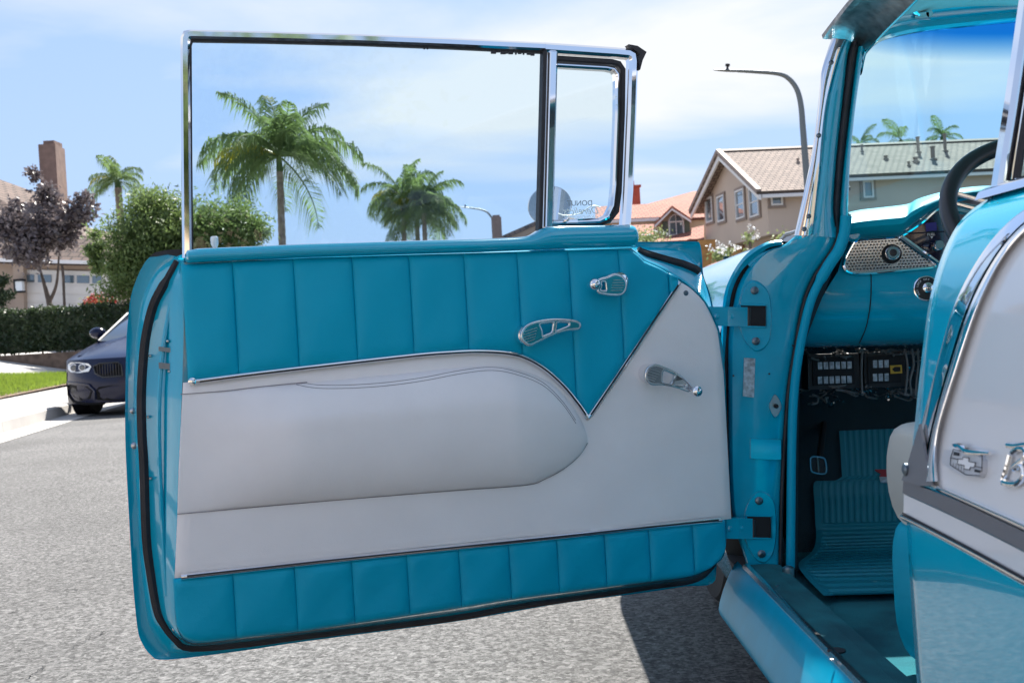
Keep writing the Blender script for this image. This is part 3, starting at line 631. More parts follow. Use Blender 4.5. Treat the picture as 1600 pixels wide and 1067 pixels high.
# hedge
h0, h1 = hitT(-30, 556), hitT(330, 540); h0 = Vector((h0.x, 25.5, .9)); h1 = Vector((-6.6, 25.5, .6))
o = thing('hedge', (h0 + h1) / 2, 'low clipped dark green hedge along the driveway before the garage', 'hedge')
b = MB(); r = random.Random(8); dxy = h1 - h0; ln = dxy.length
def hz(t): return atY(-30 + 230 * t * 1.0, 483 - 4 * t, 25.5).z if t <= 1 else atY(200, 479, 25.5).z
topz = atY(60, 481, 25.2).z; botz = atY(60, 553, 25.2).z
cb_ = MB(); cb_.quadbox([Vector((h0.x - 3, 25.45, botz + .05)), Vector((h1.x, 25.45, botz + .05)), Vector((h1.x, 25.45, topz - .1)), Vector((h0.x - 3, 25.45, topz - .1))], Vector((0, .7, 0))); cb_.build('branches', 'leaf_hedge', o, smooth=False)
for k in range(15000):
    x = r.uniform(h0.x - 3, h1.x)
    if r.random() < .66: y_, z_ = 25.3 + abs(r.gauss(0, .06)) + .05 * math.sin(x * 3), r.uniform(botz + (.06 if r.random() < .8 else -.12), topz)
    else: y_, z_ = r.uniform(25.3, 26.2), topz - .05 + r.gauss(0, .045)
    leaf_geo(b, Vector((x, y_, z_ + .03 * math.sin(x * 5))), r.uniform(.05, .12), .6, r)
b.build('foliage', 'leaf_hedge', o, smooth=False)
b = MB()
for k in range(22): p = Vector((h0.x - 2 + k * .45 + r.uniform(-.15, .15), 25.62, botz - .4)); b.tube([p, p + UP * .6], .02, 5)
b.build('stems', 'bark', o)
b = MB(); b.box(((h0.x + h1.x) / 2 - 1.5, 25.75, botz - .35), ((h1.x - h0.x) / 2 + 1.6, 0, 0), (0, .62, 0), (0, 0, .36)); pb = b.build('planting_bed', 'soil', smooth=False); pb['kind'] = 'structure'
def shrub(name, c, rx, rz, n, size, m, label, cat, seed, flower=None, nf=0, asp=.5):
    o = thing(name, Vector((c.x, c.y, c.z - rz)), label, cat); crown('foliage', [(c, Vector((rx, rx, rz)))], n, size, asp, m, o, seed, .4, .4)
    r = random.Random(seed + 50); tube('stem', [c - UP * rz, c], .03, 'bark', o, 6)
    if flower:
        b = MB()
        for k in range(nf):
            v = Vector((r.gauss(0, 1), r.gauss(0, 1) - .8, abs(r.gauss(0, 1)) + .2)).normalized(); p = c + Vector((v.x * rx, v.y * rx, v.z * rz)) * r.uniform(.9, 1.15)
            for q in range(5): leaf_geo(b, p + Vector((r.gauss(0, .025), r.gauss(0, .025), r.gauss(0, .025))), .055, .8, r)
        b.build('flowers', flower, o, smooth=False)['kind'] = 'stuff'
shrub('clipped_shrub', atY(2, 452, 27), .32, .62, 2600, .08, 'leaf_hedge', 'dark green upright clipped shrub at the left edge, above the hedge', 'shrub', 31)
shrub('red_flower_shrub', atY(158, 478, 27.5), .42, .3, 500, .12, 'leaf_light', 'low shrub with red flowers behind the hedge', 'shrub', 33, 'petal_red', 90)
shrub('white_flower_shrub', atY(1140, 394, 21), .22, .18, 110, .09, 'leaf_light', 'white flowering shrub left of the parked silver car', 'shrub', 35, 'petal_white', 9)
shrub('tall_flower_shrub', atY(1172, 378, 21), .17, .30, 120, .09, 'leaf_light', 'white flowering shrub standing tallest against the tan wall', 'shrub', 36, 'petal_white', 12)
shrub('green_shrub', atY(1222, 376, 22), .45, .09, 220, .08, 'leaf_light', 'low green shrub beside the windscreen pillar', 'shrub', 37)
shrub('roof_side_shrub', atY(1010, 372, 40), .9, .28, 500, .14, 'leaf_light', 'pale green shrub before the red roofs, just right of the vent window', 'shrub', 38, 'petal_white', 14)
shrub('round_shrub', atY(1122, 402, 19), .22, .3, 240, .1, 'leaf_light', 'small shrub with white flowers beside the dark parked car', 'shrub', 39, 'petal_white', 14)

# ================================================================== PARKED CARS
def modern_car(name, nose, fwd, paint, label, detailed=False, suv=0):
    fwd = Vector((fwd[0], fwd[1], 0)).normalized(); rgt = fwd.cross(UP); z0 = nose.z
    o = thing(name, Vector((nose.x, nose.y, z0)) - fwd * 2.3, label, 'car')
    def W(x, y, z): return Vector((nose.x, nose.y, z0)) + rgt * x + fwd * (y - 2.34) + UP * z
    k = 1 + .22 * suv
    def nz(x, z): return 2.34 - .46 * (abs(x) / .935) ** 2.8 - .10 * max(0, (z - .45)) ** 1.2 * 2 - .05 * max(0, .3 - z) * 3
    # front skin
    zs = [.17, .2, .26, .33, .4, .47, .54, .61, .67, .72, .76]
    xs = [-.93 + 1.86 * i / 30 for i in range(31)]
    rows = [[W(x, nz(x, z), z * k) for x in xs] for z in zs]
    def hoodz(x, t): return (.76 + .30 * t ** .8 - .075 * (abs(x) / .93) ** 3 * (t ** .5) + .018 * math.exp(-((abs(x) - .42) / .1) ** 2) * t) * k
    for t in (.06, .15, .3, .5, .75, 1): rows.append([W(x * (1 - .06 * t), nz(x, .76) * (1 - t) + .80 * t, hoodz(x, t)) for x in xs])
    bd = MB(); n = len(xs); bd.add([p for r_ in rows for p in r_], [(i * n + j, i * n + j + 1, (i + 1) * n + j + 1, (i + 1) * n + j) for i in range(len(rows) - 1) for j in range(n - 1)])
    st_ = [(1.9, .93, .17, .70, .82), (1.5, .935, .17, .80, .9), (.85, .935, .19, .93, 1.02), (-1.3, .935, .19, .96, 1.04), (-2.0, .91, .22, .96, 1.03), (-2.25, .84, .3, .9, .97), (-2.32, .7, .4, .8, .85)]
    rings = []
    for y_, hw, b0, sh, tp in st_:
        half = [(hw * .8, b0), (hw * .96, b0 + .06), (hw, (b0 + sh) / 2), (hw * .985, sh - .12), (hw * .93, sh), (hw * .8, tp * .99)]
        rings.append([W(x, y_, z * k) for x, z in half] + [W(-x, y_, z * k) for x, z in reversed(half)])
    m_ = len(rings[0]); V = [p for r_ in rings for p in r_]; Fc = [(i * m_ + j, i * m_ + (j + 1) % m_, (i + 1) * m_ + (j + 1) % m_, (i + 1) * m_ + j) for i in range(len(rings) - 1) for j in range(m_)]
    Fc += [tuple((len(rings) - 1) * m_ + j for j in range(m_))]; bd.add(V, Fc); bd.build('body', paint, o)
    # cabin
    cab = []
    for y_, hw, z in ((.95, .80, 1.0), (.05, .64, 1.40), (-.9, .63, 1.42), (-1.75 - .3 * suv, .74, 1.03)): cab.append((y_, hw, z * k))
    cg = [[W(x * .99, y_, z) for x in (-hw, -hw * .5, 0, hw * .5, hw)] for y_, hw, z in cab]
    for r_ in cg: r_[2] = r_[2] + UP * .02
    side = .93 * k
    b = MB(); b.add([p for r_ in cg for p in r_], [(i * 5 + j, i * 5 + j + 1, (i + 1) * 5 + j + 1, (i + 1) * 5 + j) for i in range(3) for j in range(4)])
    for e in (0, 4):
        s = -1 if e == 0 else 1; low = [W(s * .86, y_, 1.0 * k) for y_ in (.95, .05, -.9, -1.75)]
        b.add([r_[e] for r_ in cg] + low, [(0, 1, 5, 4), (1, 2, 6, 5), (2, 3, 7, 6)])
    b.build('glass', 'car_glass', o)
    b = MB()
    rf = [[p + UP * .012 for p in r_] for r_ in (cg[1], cg[2])]; b.add([p for r_ in rf for p in r_], [(j, j + 1, 6 + j, 5 + j) for j in range(4)])
    for e in (0, 4):
        for i in range(3): b.tube([cg[i][e], cg[i + 1][e]], .022, 6)
        s = -1 if e == 0 else 1; b.tube([W(s * .86, -.4, k), cg[2][e] * .55 + cg[1][e] * .45], .04, 6)
    b.build('roof', paint, o)
    for s in (-1, 1):
        for y_ in (1.42, -1.38):
            c = W(s * .80, y_, .335); b = MB(); ax = rgt * s; b.lathe(c - ax * .11, ax, [(.2, 0), (.325, 0), (.335, .02), (.335, .2), (.32, .225), (.23, .23), (.22, .2)], 28, 0); b.lathe(c - ax * .11, ax, [(.05, .2), (.21, .205), (.22, .215)], 28, 1)
            for q in range(10):
                an = 2 * math.pi * q / 10; d = fwd * math.cos(an) + UP * math.sin(an); b.tube([c + d * .05 + ax * .1, c + d * .21 + ax * .105], .018, 5, 1)
            b.build('wheel', ['tyre', 'steel'], o)
            b = MB(); b.lathe(W(s * .83, y_, .345), ax, [(.375, -.1), (.375, .105), (.2, .105)], 28); b.build('wheel_arch', 'car_plastic', o)
        b = MB(); mc = W(s * .97, .42, 1.13 * k); rr = []
        for t, hw, hh in ((-.10, .05, .03), (-.05, .11, .075), (.03, .12, .085), (.08, .09, .06), (.10, .03, .02)):
            rr.append([mc + fwd * t + rgt * hw * math.cos(q) + UP * hh * math.sin(q) for q in [2 * math.pi * j / 12 for j in range(12)]])
        mo = loft('mirror', rr, paint, o, closed=True, cap=True)
        tube('mirror_arm', [mc - UP * .05, W(s * .84, .68, .97 * k)], .025, 'car_plastic', mo, 6)
    def patch(nm, poly, m, par, e=.012, dep=.03):
        b = MB(); P = [W(x, nz(x, z) + e, z * k) for x, z in poly]; b.quadbox(P, -fwd * dep); return b.build(nm, m, par, smooth=False)
    for s in (-1, 1):
        hd = patch('headlight', [(s * x, z) for x, z in ((.50, .60), (.46, .66), (.50, .70), (.66, .725), (.82, .73), (.885, .70), (.88, .64), (.82, .60), (.66, .585))], 'lamp_clear', o)
        for lx, lr in ((.60, .048), (.755, .052)):
            c = W(s * lx, nz(s * lx, .655) + .016, .655 * k); b = MB(); b.lathe(c, fwd, [(lr, 0), (lr, .006), (lr * .86, .009)], 20, 0); b.lathe(c, fwd, [(lr * .8, .0), (lr * .8, .010), (lr * .3, .013)], 20, 1); b.build('lamp_ring', ['cream_ink', 'lamp_dark'], hd)
        gr_ = patch('grille', [(s * x, z) for x, z in ((.03, .52), (.05, .66), (.10, .70), (.34, .695), (.43, .66), (.40, .57), (.30, .515))], 'car_plastic', o, .006)
        b = MB()
        for q in range(9):
            x = .08 + q * .036; b.box(W(s * x, nz(x, .6) + .014, .605 * k), rgt * .004, UP * .075, fwd * .008)
        P = [W(s * x, nz(x, z) + .012, z * k) for x, z in ((.03, .52), (.05, .66), (.10, .70), (.34, .695), (.43, .66), (.40, .57), (.30, .515), (.03, .52))]; b.tube(P, .010, 6); b.build('grille_bars', 'black_plastic', gr_)
        patch('air_intake', [(s * x, z) for x, z in ((.50, .24), (.46, .34), (.54, .40), (.74, .42), (.86, .44), (.87, .38), (.78, .27), (.66, .22))], 'car_plastic', o, .006)
        b = MB(); b.tube([W(s * x, nz(x, z) + .012, z * k) for x, z in ((.43, .23), (.42, .34), (.50, .425), (.70, .455), (.9, .47))], .014, 6); b.build('bumper_crease', paint, o)
        b = MB(); b.tube([W(s * x, nz(x, z) + .008, z * k) for x, z in ((.88, .43), (.89, .30), (.80, .21), (.60, .175), (.3, .17))], .018, 6); b.build('splitter', 'car_plastic', o)
    patch('lower_intake', [(-.40, .22), (-.40, .35), (-.36, .39), (-.2, .40), (0, .4), (.2, .4), (.36, .39), (.40, .35), (.40, .22), (.2, .2), (0, .2), (-.2, .2)], 'car_plastic', o, .006)
modern_car('parked_car', Vector((-5.50, 11.95, 0)), (.035, -1), 'navy_paint', 'dark navy sedan parked at the left kerb, its headlight facing the camera')
modern_car('parked_car', Vector((2.95, 12.2, 0)), (-.16, .987), 'silver_paint', 'silver car parked ahead, its roof just visible above the turquoise fender', suv=1)
modern_car('parked_car', Vector((7.35, 34.5, 1.35)), (-.1, -.99), 'navy_paint', 'dark car parked in the driveway below the orange gate')

# unseen street behind the photographer, added to reflect in chrome and paint
hb = thing('unseen_house', Vector((-4, -26, 0)), 'unseen added cream stucco house facing the car from the end of the street behind', 'house')
b = MB(); b.box((-4, -26, 2.9), (13, 0, 0), (0, 4, 0), (0, 0, 2.9)); b.build('wall', 'stucco_peach', hb, smooth=False)
uv_slab('roof', [(-17.6, -21.2, 5.6), (9.6, -21.2, 5.6), (9.6, -26, 8.2), (-17.6, -26, 8.2)], .16, 'roof_brown', hb)
uv_slab('roof', [(9.6, -30.8, 5.6), (-17.6, -30.8, 5.6), (-17.6, -26, 8.2), (9.6, -26, 8.2)], .16, 'roof_brown', hb)
b = MB(); b.box((3, -21.98, 1.2), (2.6, 0, 0), (0, .06, 0), (0, 0, 1.2)); b.build('garage_door', 'garage_white', hb, smooth=False)
for x, z in ((-13, 1.6), (-8.5, 1.6), (-3.5, 1.6), (-13, 4.4), (-7, 4.4), (0, 4.4), (5, 4.4)): window(hb, Vector((x, -21.97, z)), Vector((-1, 0, 0)), UP, Vector((0, 1, 0)), 1.4, 1.1)
for x, y, s_, sd_, lb_ in ((-9.5, -13, 2.1, 61, 'unseen added green street tree on the left verge behind the camera'), (6.0, -15, 2.4, 62, 'unseen added green street tree on the right verge behind the camera')):
    o = thing('unseen_tree', Vector((x, y, 0)), lb_, 'tree'); tree_limbs(o, Vector((x, y, 0)), [[Vector((x, y, 1.2)), Vector((x + .1, y, 2.4)), Vector((x + .1, y, 3.6))], [Vector((x, y, 2)), Vector((x + .7, y, 3)), Vector((x + 1.1, y, 3.8))], [Vector((x, y, 2)), Vector((x - .7, y, 3)), Vector((x - 1.1, y, 3.7))]], .16)
    crown('crown', [(Vector((x, y, 4.2)), Vector((s_, s_, s_ * .9))), (Vector((x + 1, y, 3.6)), Vector((s_ * .6, s_ * .6, s_ * .5))), (Vector((x - 1, y, 3.8)), Vector((s_ * .6, s_ * .6, s_ * .5)))], 5000, .3, .5, 'leaf_green', o, sd_, .3)

# ================================================================== THE VINTAGE CAR
car = thing('vintage_car', Vector((.93, -.8, 0)), 'turquoise and white vintage car at the roadside with its driver door wide open', 'car')

# ---------------------------------------------------------------- driver's door, swung open
Apx = [(288, 410), (288, 445), (287, 480), (287, 520), (286, 563), (284, 620), (282, 680), (279, 740), (276, 838), (273, 894), (273, 950), (278, 985), (292, 1001), (319, 1004), (390, 995), (480, 985), (703, 952), (797, 937), (906, 923), (1020, 908), (1081, 900), (1117, 882), (1133, 861), (1135, 800), (1136, 700), (1133, 580), (1125, 520), (1117, 500), (1105, 475), (1090, 458), (1063, 437), (1030, 418), (1003, 406), (994, 395), (986, 388)]
Wpx = [(277, 408), (256, 445), (240, 476), (229, 520), (224, 563), (221, 619), (222, 678), (225, 725), (229, 838), (236, 894), (246, 950), (256, 972), (275, 996), (300, 1010), (390, 1003), (480, 991), (703, 964), (797, 947), (906, 931), (1024, 913.5), (1081, 905), (1105, 890), (1118, 865), (1122, 800), (1122, 700), (1120, 580), (1115, 520), (1112, 495), (1108, 470), (1096, 430), (1075, 416), (1045, 407), (1020, 400), (1003, 395), (996, 391)]
Epx = [(284, 390), (236, 399), (208, 450), (200, 500), (197, 549), (196, 610), (195.5, 660), (197, 720), (204, 850), (208, 912), (214, 975), (220, 1000), (236, 1023), (262, 1030), (380, 1016), (480, 1001), (695, 973), (797, 956), (886, 941), (1010, 925), (1069, 916), (1113, 911), (1120, 880), (1125, 800), (1126, 700), (1124, 580), (1119, 520), (1114, 480), (1108, 455), (1099, 430), (1097, 400), (1093.5, 381), (1085, 377.5), (1040, 378), (996, 378)]
nk = len(Apx)
def prof_n(i, full, top):                     # the door is thin at the belt and thickest half-way down
    y = Apx[i][1]; t = min(1, max(0, (y - 390) / 170.0)); return top + (full - top) * (t * t * (3 - 2 * t))
Wn = [prof_n(i, -.070, -.030) for i in range(nk)]; En = [prof_n(i, -.115, -.062) for i in range(nk)]
def px3(P, Nn, dx_=0): return [D(x, y, n) for (x, y), n in zip(P, Nn)]
KK = 4
lA = catmull(px3(Apx, [-.006] * nk), KK)
lA2 = [p - DN * .004 for p in lA]
mid1 = catmull([D(a[0] * .78 + w_[0] * .22 - (2 if i < 12 else 0), a[1] * .78 + w_[1] * .22, n * .28) for i, (a, w_, n) in enumerate(zip(Apx, Wpx, Wn))], KK)
mid2 = catmull([D(a[0] * .42 + w_[0] * .58, a[1] * .42 + w_[1] * .58, n * .82) for a, w_, n in zip(Apx, Wpx, Wn)], KK)
lW = catmull(px3(Wpx, Wn), KK)
mid3 = catmull([D(e[0] * .5 + w_[0] * .5, e[1] * .5 + w_[1] * .5, n * .97) for e, w_, n in zip(Epx, Wpx, En)], KK)
mid4 = catmull([D(e[0] * .82 + w_[0] * .18, e[1] * .82 + w_[1] * .18, n * .98) for e, w_, n in zip(Epx, Wpx, En)], KK)
lE0 = catmull(px3(Epx, [n + .006 for n in En]), KK)
lE = catmull(px3(Epx, [n - .004 for n in En]), KK)
def shrink(lp, k, dn, wc=.62):
    c = sum(lp, Vector()) / len(lp); return [c + (p - c) * k - DN * dn for p in lp]
lB1 = shrink(lE, .985, .014); lB2 = shrink(lE, .8, .05); lB3 = shrink(lE, .4, .07)
rings = [shrink(lA2, .96, .0), lA2, lA, mid1, mid2, lW, mid3, mid4, lE0, lE, lB1, lB2, lB3]
n_ = len(lA); V = [p for r_ in rings for p in r_]; Fc = []
for i in range(len(rings) - 1):
    for j in range(n_): Fc.append((i * n_ + j, i * n_ + (j + 1) % n_, (i + 1) * n_ + (j + 1) % n_, (i + 1) * n_ + j))
Fc.append(tuple(range(n_))); Fc.append(tuple((len(rings) - 1) * n_ + j for j in range(n_)))
door = mesh('door', V, Fc, 'paint', car); door['label'] = 'open driver door with teal and white upholstered inner panel'

# rubber weatherstrip round the door edge
ws = []
for i, p in enumerate(lW):
    a_ = lW[max(i - 1, 0)]; b_ = lW[min(i + 1, n_ - 1)]; t = (b_ - a_).normalized(); o_ = (mid2[i] - mid3[i]); s = (o_ - t * o_.dot(t)).normalized(); o2 = t.cross(s)
    if o2.dot(DN) < 0: o2 = -o2
    k = .0072 if i > 3 else .005
    ws.append([p + s * (a * k) + o2 * (b * k) for a, b in ((-1.25, -.5), (-1.0, .5), (-.45, 1.15), (.0, .85), (.35, 1.0), (.9, .6), (1.1, -.5))])
loft('weatherstrip', ws[:22 * KK], 'rubber', door, closed=True, cap=True); loft('weatherstrip', ws[29 * KK + 1:], 'rubber', door, closed=True, cap=True)

# upholstery
def fn(pxs, n=0): return sorted([duw(x, y, n) for x, y in pxs])
bcurve = [tuple(v) for v in catmull([(287, 598), (380, 586), (480, 574), (640, 556), (700, 551), (745, 549), (790, 551.5), (820, 559), (850, 576), (880, 603), (905, 634), (918, 655)], 5)]
Btop = fn(bcurve + [(960, 593), (1010, 518), (1062, 439)])
Ttop = fn([(287, 413), (480, 403), (640, 398), (750, 395), (900, 390.5), (986, 389), (994, 395), (1003, 406), (1030, 418), (1062, 436.5)])
Lstr = fn([(272, 904), (1127, 813)]); Lbot = fn([(273, 950), (276, 978), (284, 994), (297, 1001.5), (319, 1004), (390, 995), (480, 985), (703, 952), (797, 937), (906, 923), (1020, 908), (1081, 900), (1110, 888), (1125, 874), (1132, 860), (1134, 838)])
def channel(u0, u1, fb, ft, H=.0078, lab=None):
    ns, nr = 14, 12; rings = []
    for i in range(ns + 1):
        s = i / ns; s = .5 - .5 * math.cos(math.pi * s) if True else s; u = u0 + (u1 - u0) * s; b0, t0 = lerp_list(fb, u), lerp_list(ft, u)
        if t0 < b0 + .002: t0 = b0 + .002
        row = []
        for j in range(nr + 1):
            t = .5 - .5 * math.cos(math.pi * j / nr); e = min(1, (1 - abs(2 * s - 1) ** 5)) ** .7; v = (1 - abs(2 * t - 1) ** 16); wob = .0016 * math.sin(u * 41 + t * 5 + u1 * 90) + .0008 * math.sin(u * 130 + t * 17)
            row.append(dp(u, b0 + (t0 - b0) * t, -.003 + (H + wob) * e * v ** .6 + .004 * v))
        rings.append(row)
    return loft('upholstery_channel', rings, 'teal_vinyl', door)
uL = duw(288, 500)[0]
useam = [uL] + [.985 - .1093 * k for k in range(9)] + [duw(1062, 438)[0] + .004]
for a_, b_ in zip(useam, useam[1:]): channel(b_ + .0002, a_ - .0002, Btop, Ttop)
lowseam = [duw(272.5, 940)[0]] + [duw(x, y)[0] for x, y in ((367, 950), (463, 938), (552, 925), (638, 915), (719, 904), (797, 893), (872, 883), (946, 873), (1015, 863), (1083, 855))] + [duw(1134, 838)[0]]
for a_, b_ in zip(lowseam, lowseam[1:]): channel(b_ + .0002, a_ - .0002, Lbot, Lstr, .007)
# white field
Wt = fn(bcurve + [(960, 593), (1010, 518), (1062, 439), (1075, 446), (1090, 458), (1105, 475), (1117, 500), (1125, 520), (1130, 555), (1133, 590), (1135, 680)])
uLw = duw(280, 740)[0]; u1 = Wt[0][0] + .0005; rings = []; NU = 90
def edge_u(w_): return lerp_list(sorted([(duw(x, y)[1], duw(x, y)[0]) for x, y in ((273, 903), (276, 838), (279, 740), (282, 680), (286, 598))]), w_)
for i in range(NU + 1):
    s = i / NU; row = []; ub = u1 + (uLw + .02 - u1) * s
    b0 = lerp_list(Lstr, ub); t0 = lerp_list(Wt, ub)
    for j in range(31):
        t = j / 30; w_ = b0 + (t0 - b0) * t; ue = edge_u(w_); u = u1 + (ue - u1) * s
        b1 = lerp_list(Lstr, u); t1 = lerp_list(Wt, u); w_ = b1 + (t1 - b1) * t
        ed = min(1, (u - u1) / .012, (ue - u) / .006 if ue > u else 0); ev = min(1, (t * (t1 - b1)) / .006, ((1 - t) * (t1 - b1)) / .006); k = max(0, min(ed, ev))
        row.append(dp(u, w_, -.0055 + .0075 * math.sqrt(k) + .0008 * math.sin(u * 9 + w_ * 13)))
    rings.append(row)
field = loft('white_panel', rings, 'white_vinyl', door)
# padded armrest
def fnc(P): return fn([(v.x, v.y) for v in catmull([(x, y, 0) for x, y in P], 5)])
At = fnc([(281, 617), (350, 611), (400, 605), (480, 598), (560, 590), (640, 582), (700, 575), (745, 572), (785, 573), (830, 584), (865, 603), (890, 630), (908, 657), (917, 683)])
Ab = fnc([(917, 692), (908, 708), (890, 725), (870, 738), (845, 749), (820, 757), (700, 766), (480, 784), (277, 802)])
ua, ub_ = At[0][0], duw(280, 700)[0] - .001
def arm_n(u, t):
    q = min(1, max(0, (u - ua) / .16)); le = min(1, max(0, (ub_ - u) / .22)); le = le * le * (3 - 2 * le); H = .046 * (q ** .55) * (.10 + .90 * le)
    up = min(1, (1 - t) / .30); lo = min(1, t / .55)
    return .001 + H * (up ** .5 if up < 1 else 1) * (1 - (1 - lo) ** 2) ** .55
def arm_pt(u, t, dn=0):
    b0, t0 = lerp_list(Ab, u), lerp_list(At, u); t0 = max(t0, b0 + .001); w_ = b0 + (t0 - b0) * t
    return dp(ua + (u - ua) * (edge_u(w_) - .0012 - ua) / (ub_ - ua), w_, arm_n(u, t) + dn)
rings = []
for i in range(81):
    s = i / 80; s = s ** 1.5; u = ua + (ub_ - ua) * s; rings.append([arm_pt(u, .5 - .5 * math.cos(math.pi * j / 24)) for j in range(25)])
rings.append([p - DN * .008 + DU * .0006 for p in rings[-1]])
arm = loft('armrest', rings, 'white_vinyl', door)
def arm_line(pxs, off, name, r, m):
    pts = []
    for x, y in [tuple(v) for v in catmull(pxs, 5)]:
        u, w_ = duw(x, y + off, .03); b0, t0 = lerp_list(Ab, u), lerp_list(At, u); t = min(1, max(0, (w_ - b0) / max(1e-4, t0 - b0))); pts.append(arm_pt(u, t, .0003))
    tube(name, pts, r, m, arm, 6)
sl = [(458, 602), (490, 607), (540, 607), (600, 603), (660, 595), (720, 584), (770, 579), (810, 586), (850, 602), (880, 630), (903, 662)]
arm_line(sl, 0, 'stitching', .0006, 'seam'); arm_line(sl, -5, 'stitching', .0006, 'seam')
lowl = [D(x, y, .003) for x, y in ((277, 803), (480, 785), (700, 767), (820, 758), (850, 749), (880, 733), (905, 712), (918, 692))]
tube('crease_shade_line', catmull(lowl, 4), .0008, 'seam', arm, 6)  # dark tube painting the shade in the armrest's edge crease
topl = [D(x, y, .003) for x, y in ((282, 616), (350, 611), (400, 605), (480, 597))]
tube('crease_shade_line', catmull(topl, 4), .0008, 'seam', arm, 6)
# bright strips
sweep('chrome_strip', [D(x, y, .003) for x, y in [tuple(v) for v in catmull([(299, 596.5), (380, 586), (480, 574), (640, 556), (700, 551), (745, 549), (790, 551.5), (820, 559), (850, 576), (880, 603), (905, 634), (917, 652)], 6)]], half_round(.0052, .008), None, DN, 'chrome', door)
sweep('chrome_strip', [D(x, y, .003) for x, y in ((918, 653), (960, 592), (1010, 517.5), (1061, 441))], half_round(.0046, .007), None, DN, 'chrome', door)
sweep('chrome_strip', [D(x, y, .003) for x, y in ((283, 900.5), (500, 876.5), (800, 845.5), (1126, 811.5))], half_round(.0056, .0085), None, DN, 'chrome', door)
REFL = [(-.0030, .0060), (-.0030, .0086), (.0002, .0092), (.0002, .0060)]  # black band that paints a dark reflection onto the chrome strips
sweep('strip_dark_reflection', [D(x, y, .003) for x, y in [tuple(v) for v in catmull([(312, 595), (380, 586), (480, 574), (640, 556), (700, 551), (745, 549), (790, 551.5), (820, 559), (850, 576), (880, 603), (905, 634), (914, 647)], 6)]], [(-a, b_) for a, b_ in REFL], None, DN, 'rubber', door)
sweep('strip_dark_reflection', [D(x, y, .003) for x, y in ((922, 648), (960, 592), (1010, 517.5), (1058, 446))], [(a * .9, b_ * .9) for a, b_ in REFL], None, DN, 'rubber', door)
sweep('strip_dark_reflection', [D(x, y, .003) for x, y in ((292, 899.5), (500, 876.5), (800, 845.5), (1120, 812.2))], REFL, None, DN, 'rubber', door)
b = MB(); p = D(300, 596, .003); b.lathe(p, DN, [(.007, 0), (.007, .009), (.003, .0105)], 14); b.build('strip_end', 'chrome', door)

# door handles and cranks
def zpx(x0, y0, k, P): return [(x0 + x / k, y0 + y / k) for x, y in P]
def loc(P, n): return [(-duw(x, y, n)[0], duw(x, y, n)[1]) for x, y in P]
def rnd(P, k=3): return [(v.x, v.y) for v in catmull([(x, y, 0) for x, y in P], k, True)]
def lever(name, outer, holes, grooves, collar, rc, n0, lab, knob=None, face_tint='teal_face_tint'):
    fr_ = lambda x, y, z: dp(-x, y, n0 + z)
    ho = cut_shape(name, loc(rnd(outer), n0), [loc(rnd(h, 2), n0) for h in holes], .006, .0022, fr_, 'satin_chrome', door); ho['label'] = lab
    def inset(P, k): cx_ = sum(p[0] for p in P) / len(P); cy_ = sum(p[1] for p in P) / len(P); return [(cx_ + (x - cx_) * k, cy_ + (y - cy_) * k) for x, y in P]
    def inset2(P, d):
        n = len(P); out = []; ar = sum(P[i][0] * P[(i + 1) % n][1] - P[(i + 1) % n][0] * P[i][1] for i in range(n)); sg = 1 if ar > 0 else -1
        for i in range(n):
            t = Vector((P[(i + 1) % n][0] - P[i - 1][0], P[(i + 1) % n][1] - P[i - 1][1], 0)).normalized(); out.append((P[i][0] - t.y * d * sg, P[i][1] + t.x * d * sg))
        return out
    cut_shape('handle_face_tint', loc(inset2(rnd(outer), 2.1), n0), [loc(inset(rnd(h, 2), 1.16), n0) for h in holes], .0008, 0, lambda x, y, z: dp(-x, y, n0 + .0054 + z), face_tint, door)  # face plate coloured with the panel tint reflected in the handle
    b = MB(); c = D(*collar, .0); b.lathe(c, DN, [(rc * 1.05, 0), (rc * 1.05, .006), (rc, .010), (rc * .96, n0 - .003), (rc * .7, n0 - .002)], 28); b.build('handle_collar', 'chrome', door)
    b = MB()
    for (xa, ya), (xb, yb) in grooves: b.tube([D(xa, ya, n0 + .0062), D(xb, yb, n0 + .0062)], .0010, 6)
    b.build('handle_ribs', 'chrome', door)
    if knob:
        (kx, ky), kr = knob; c = D(kx, ky, n0 + .012); b = MB(); b.lathe(c - DN * .012, DN, [(kr * .55, 0), (kr * .6, .008)] + [(kr * math.sin(math.pi * t / 10 + .5), .012 + kr * .9 - kr * math.cos(math.pi * t / 10 + .5)) for t in range(0, 9)], 24); b.build('handle_knob', 'chrome', door)
g_ = [((345, 435), (565, 365)), ((320, 490), (555, 415)), ((310, 545), (545, 468)), ((340, 580), (535, 520)), ((375, 620), (520, 572))]
lever('door_handle', zpx(790, 480, 11.43, [(270, 500), (290, 430), (345, 350), (450, 290), (600, 250), (800, 222), (1000, 222), (1180, 240), (1290, 270), (1322, 330), (1300, 380), (1250, 395), (1120, 405), (1000, 430), (850, 480), (700, 550), (560, 620), (450, 670), (380, 665), (310, 610), (275, 550)]),
      [zpx(790, 480, 11.43, [(605, 300), (700, 280), (840, 272), (835, 350), (818, 450), (740, 488), (660, 520), (640, 500), (632, 420), (598, 340)]), zpx(790, 480, 11.43, [(905, 270), (1010, 262), (1105, 270), (1125, 300), (1105, 345), (1000, 388), (900, 428), (878, 412), (892, 340)])],
      [tuple(zpx(790, 480, 11.43, s)) for s in g_], (816, 524), .0195, .034, 'curved open-work chrome door release lever')
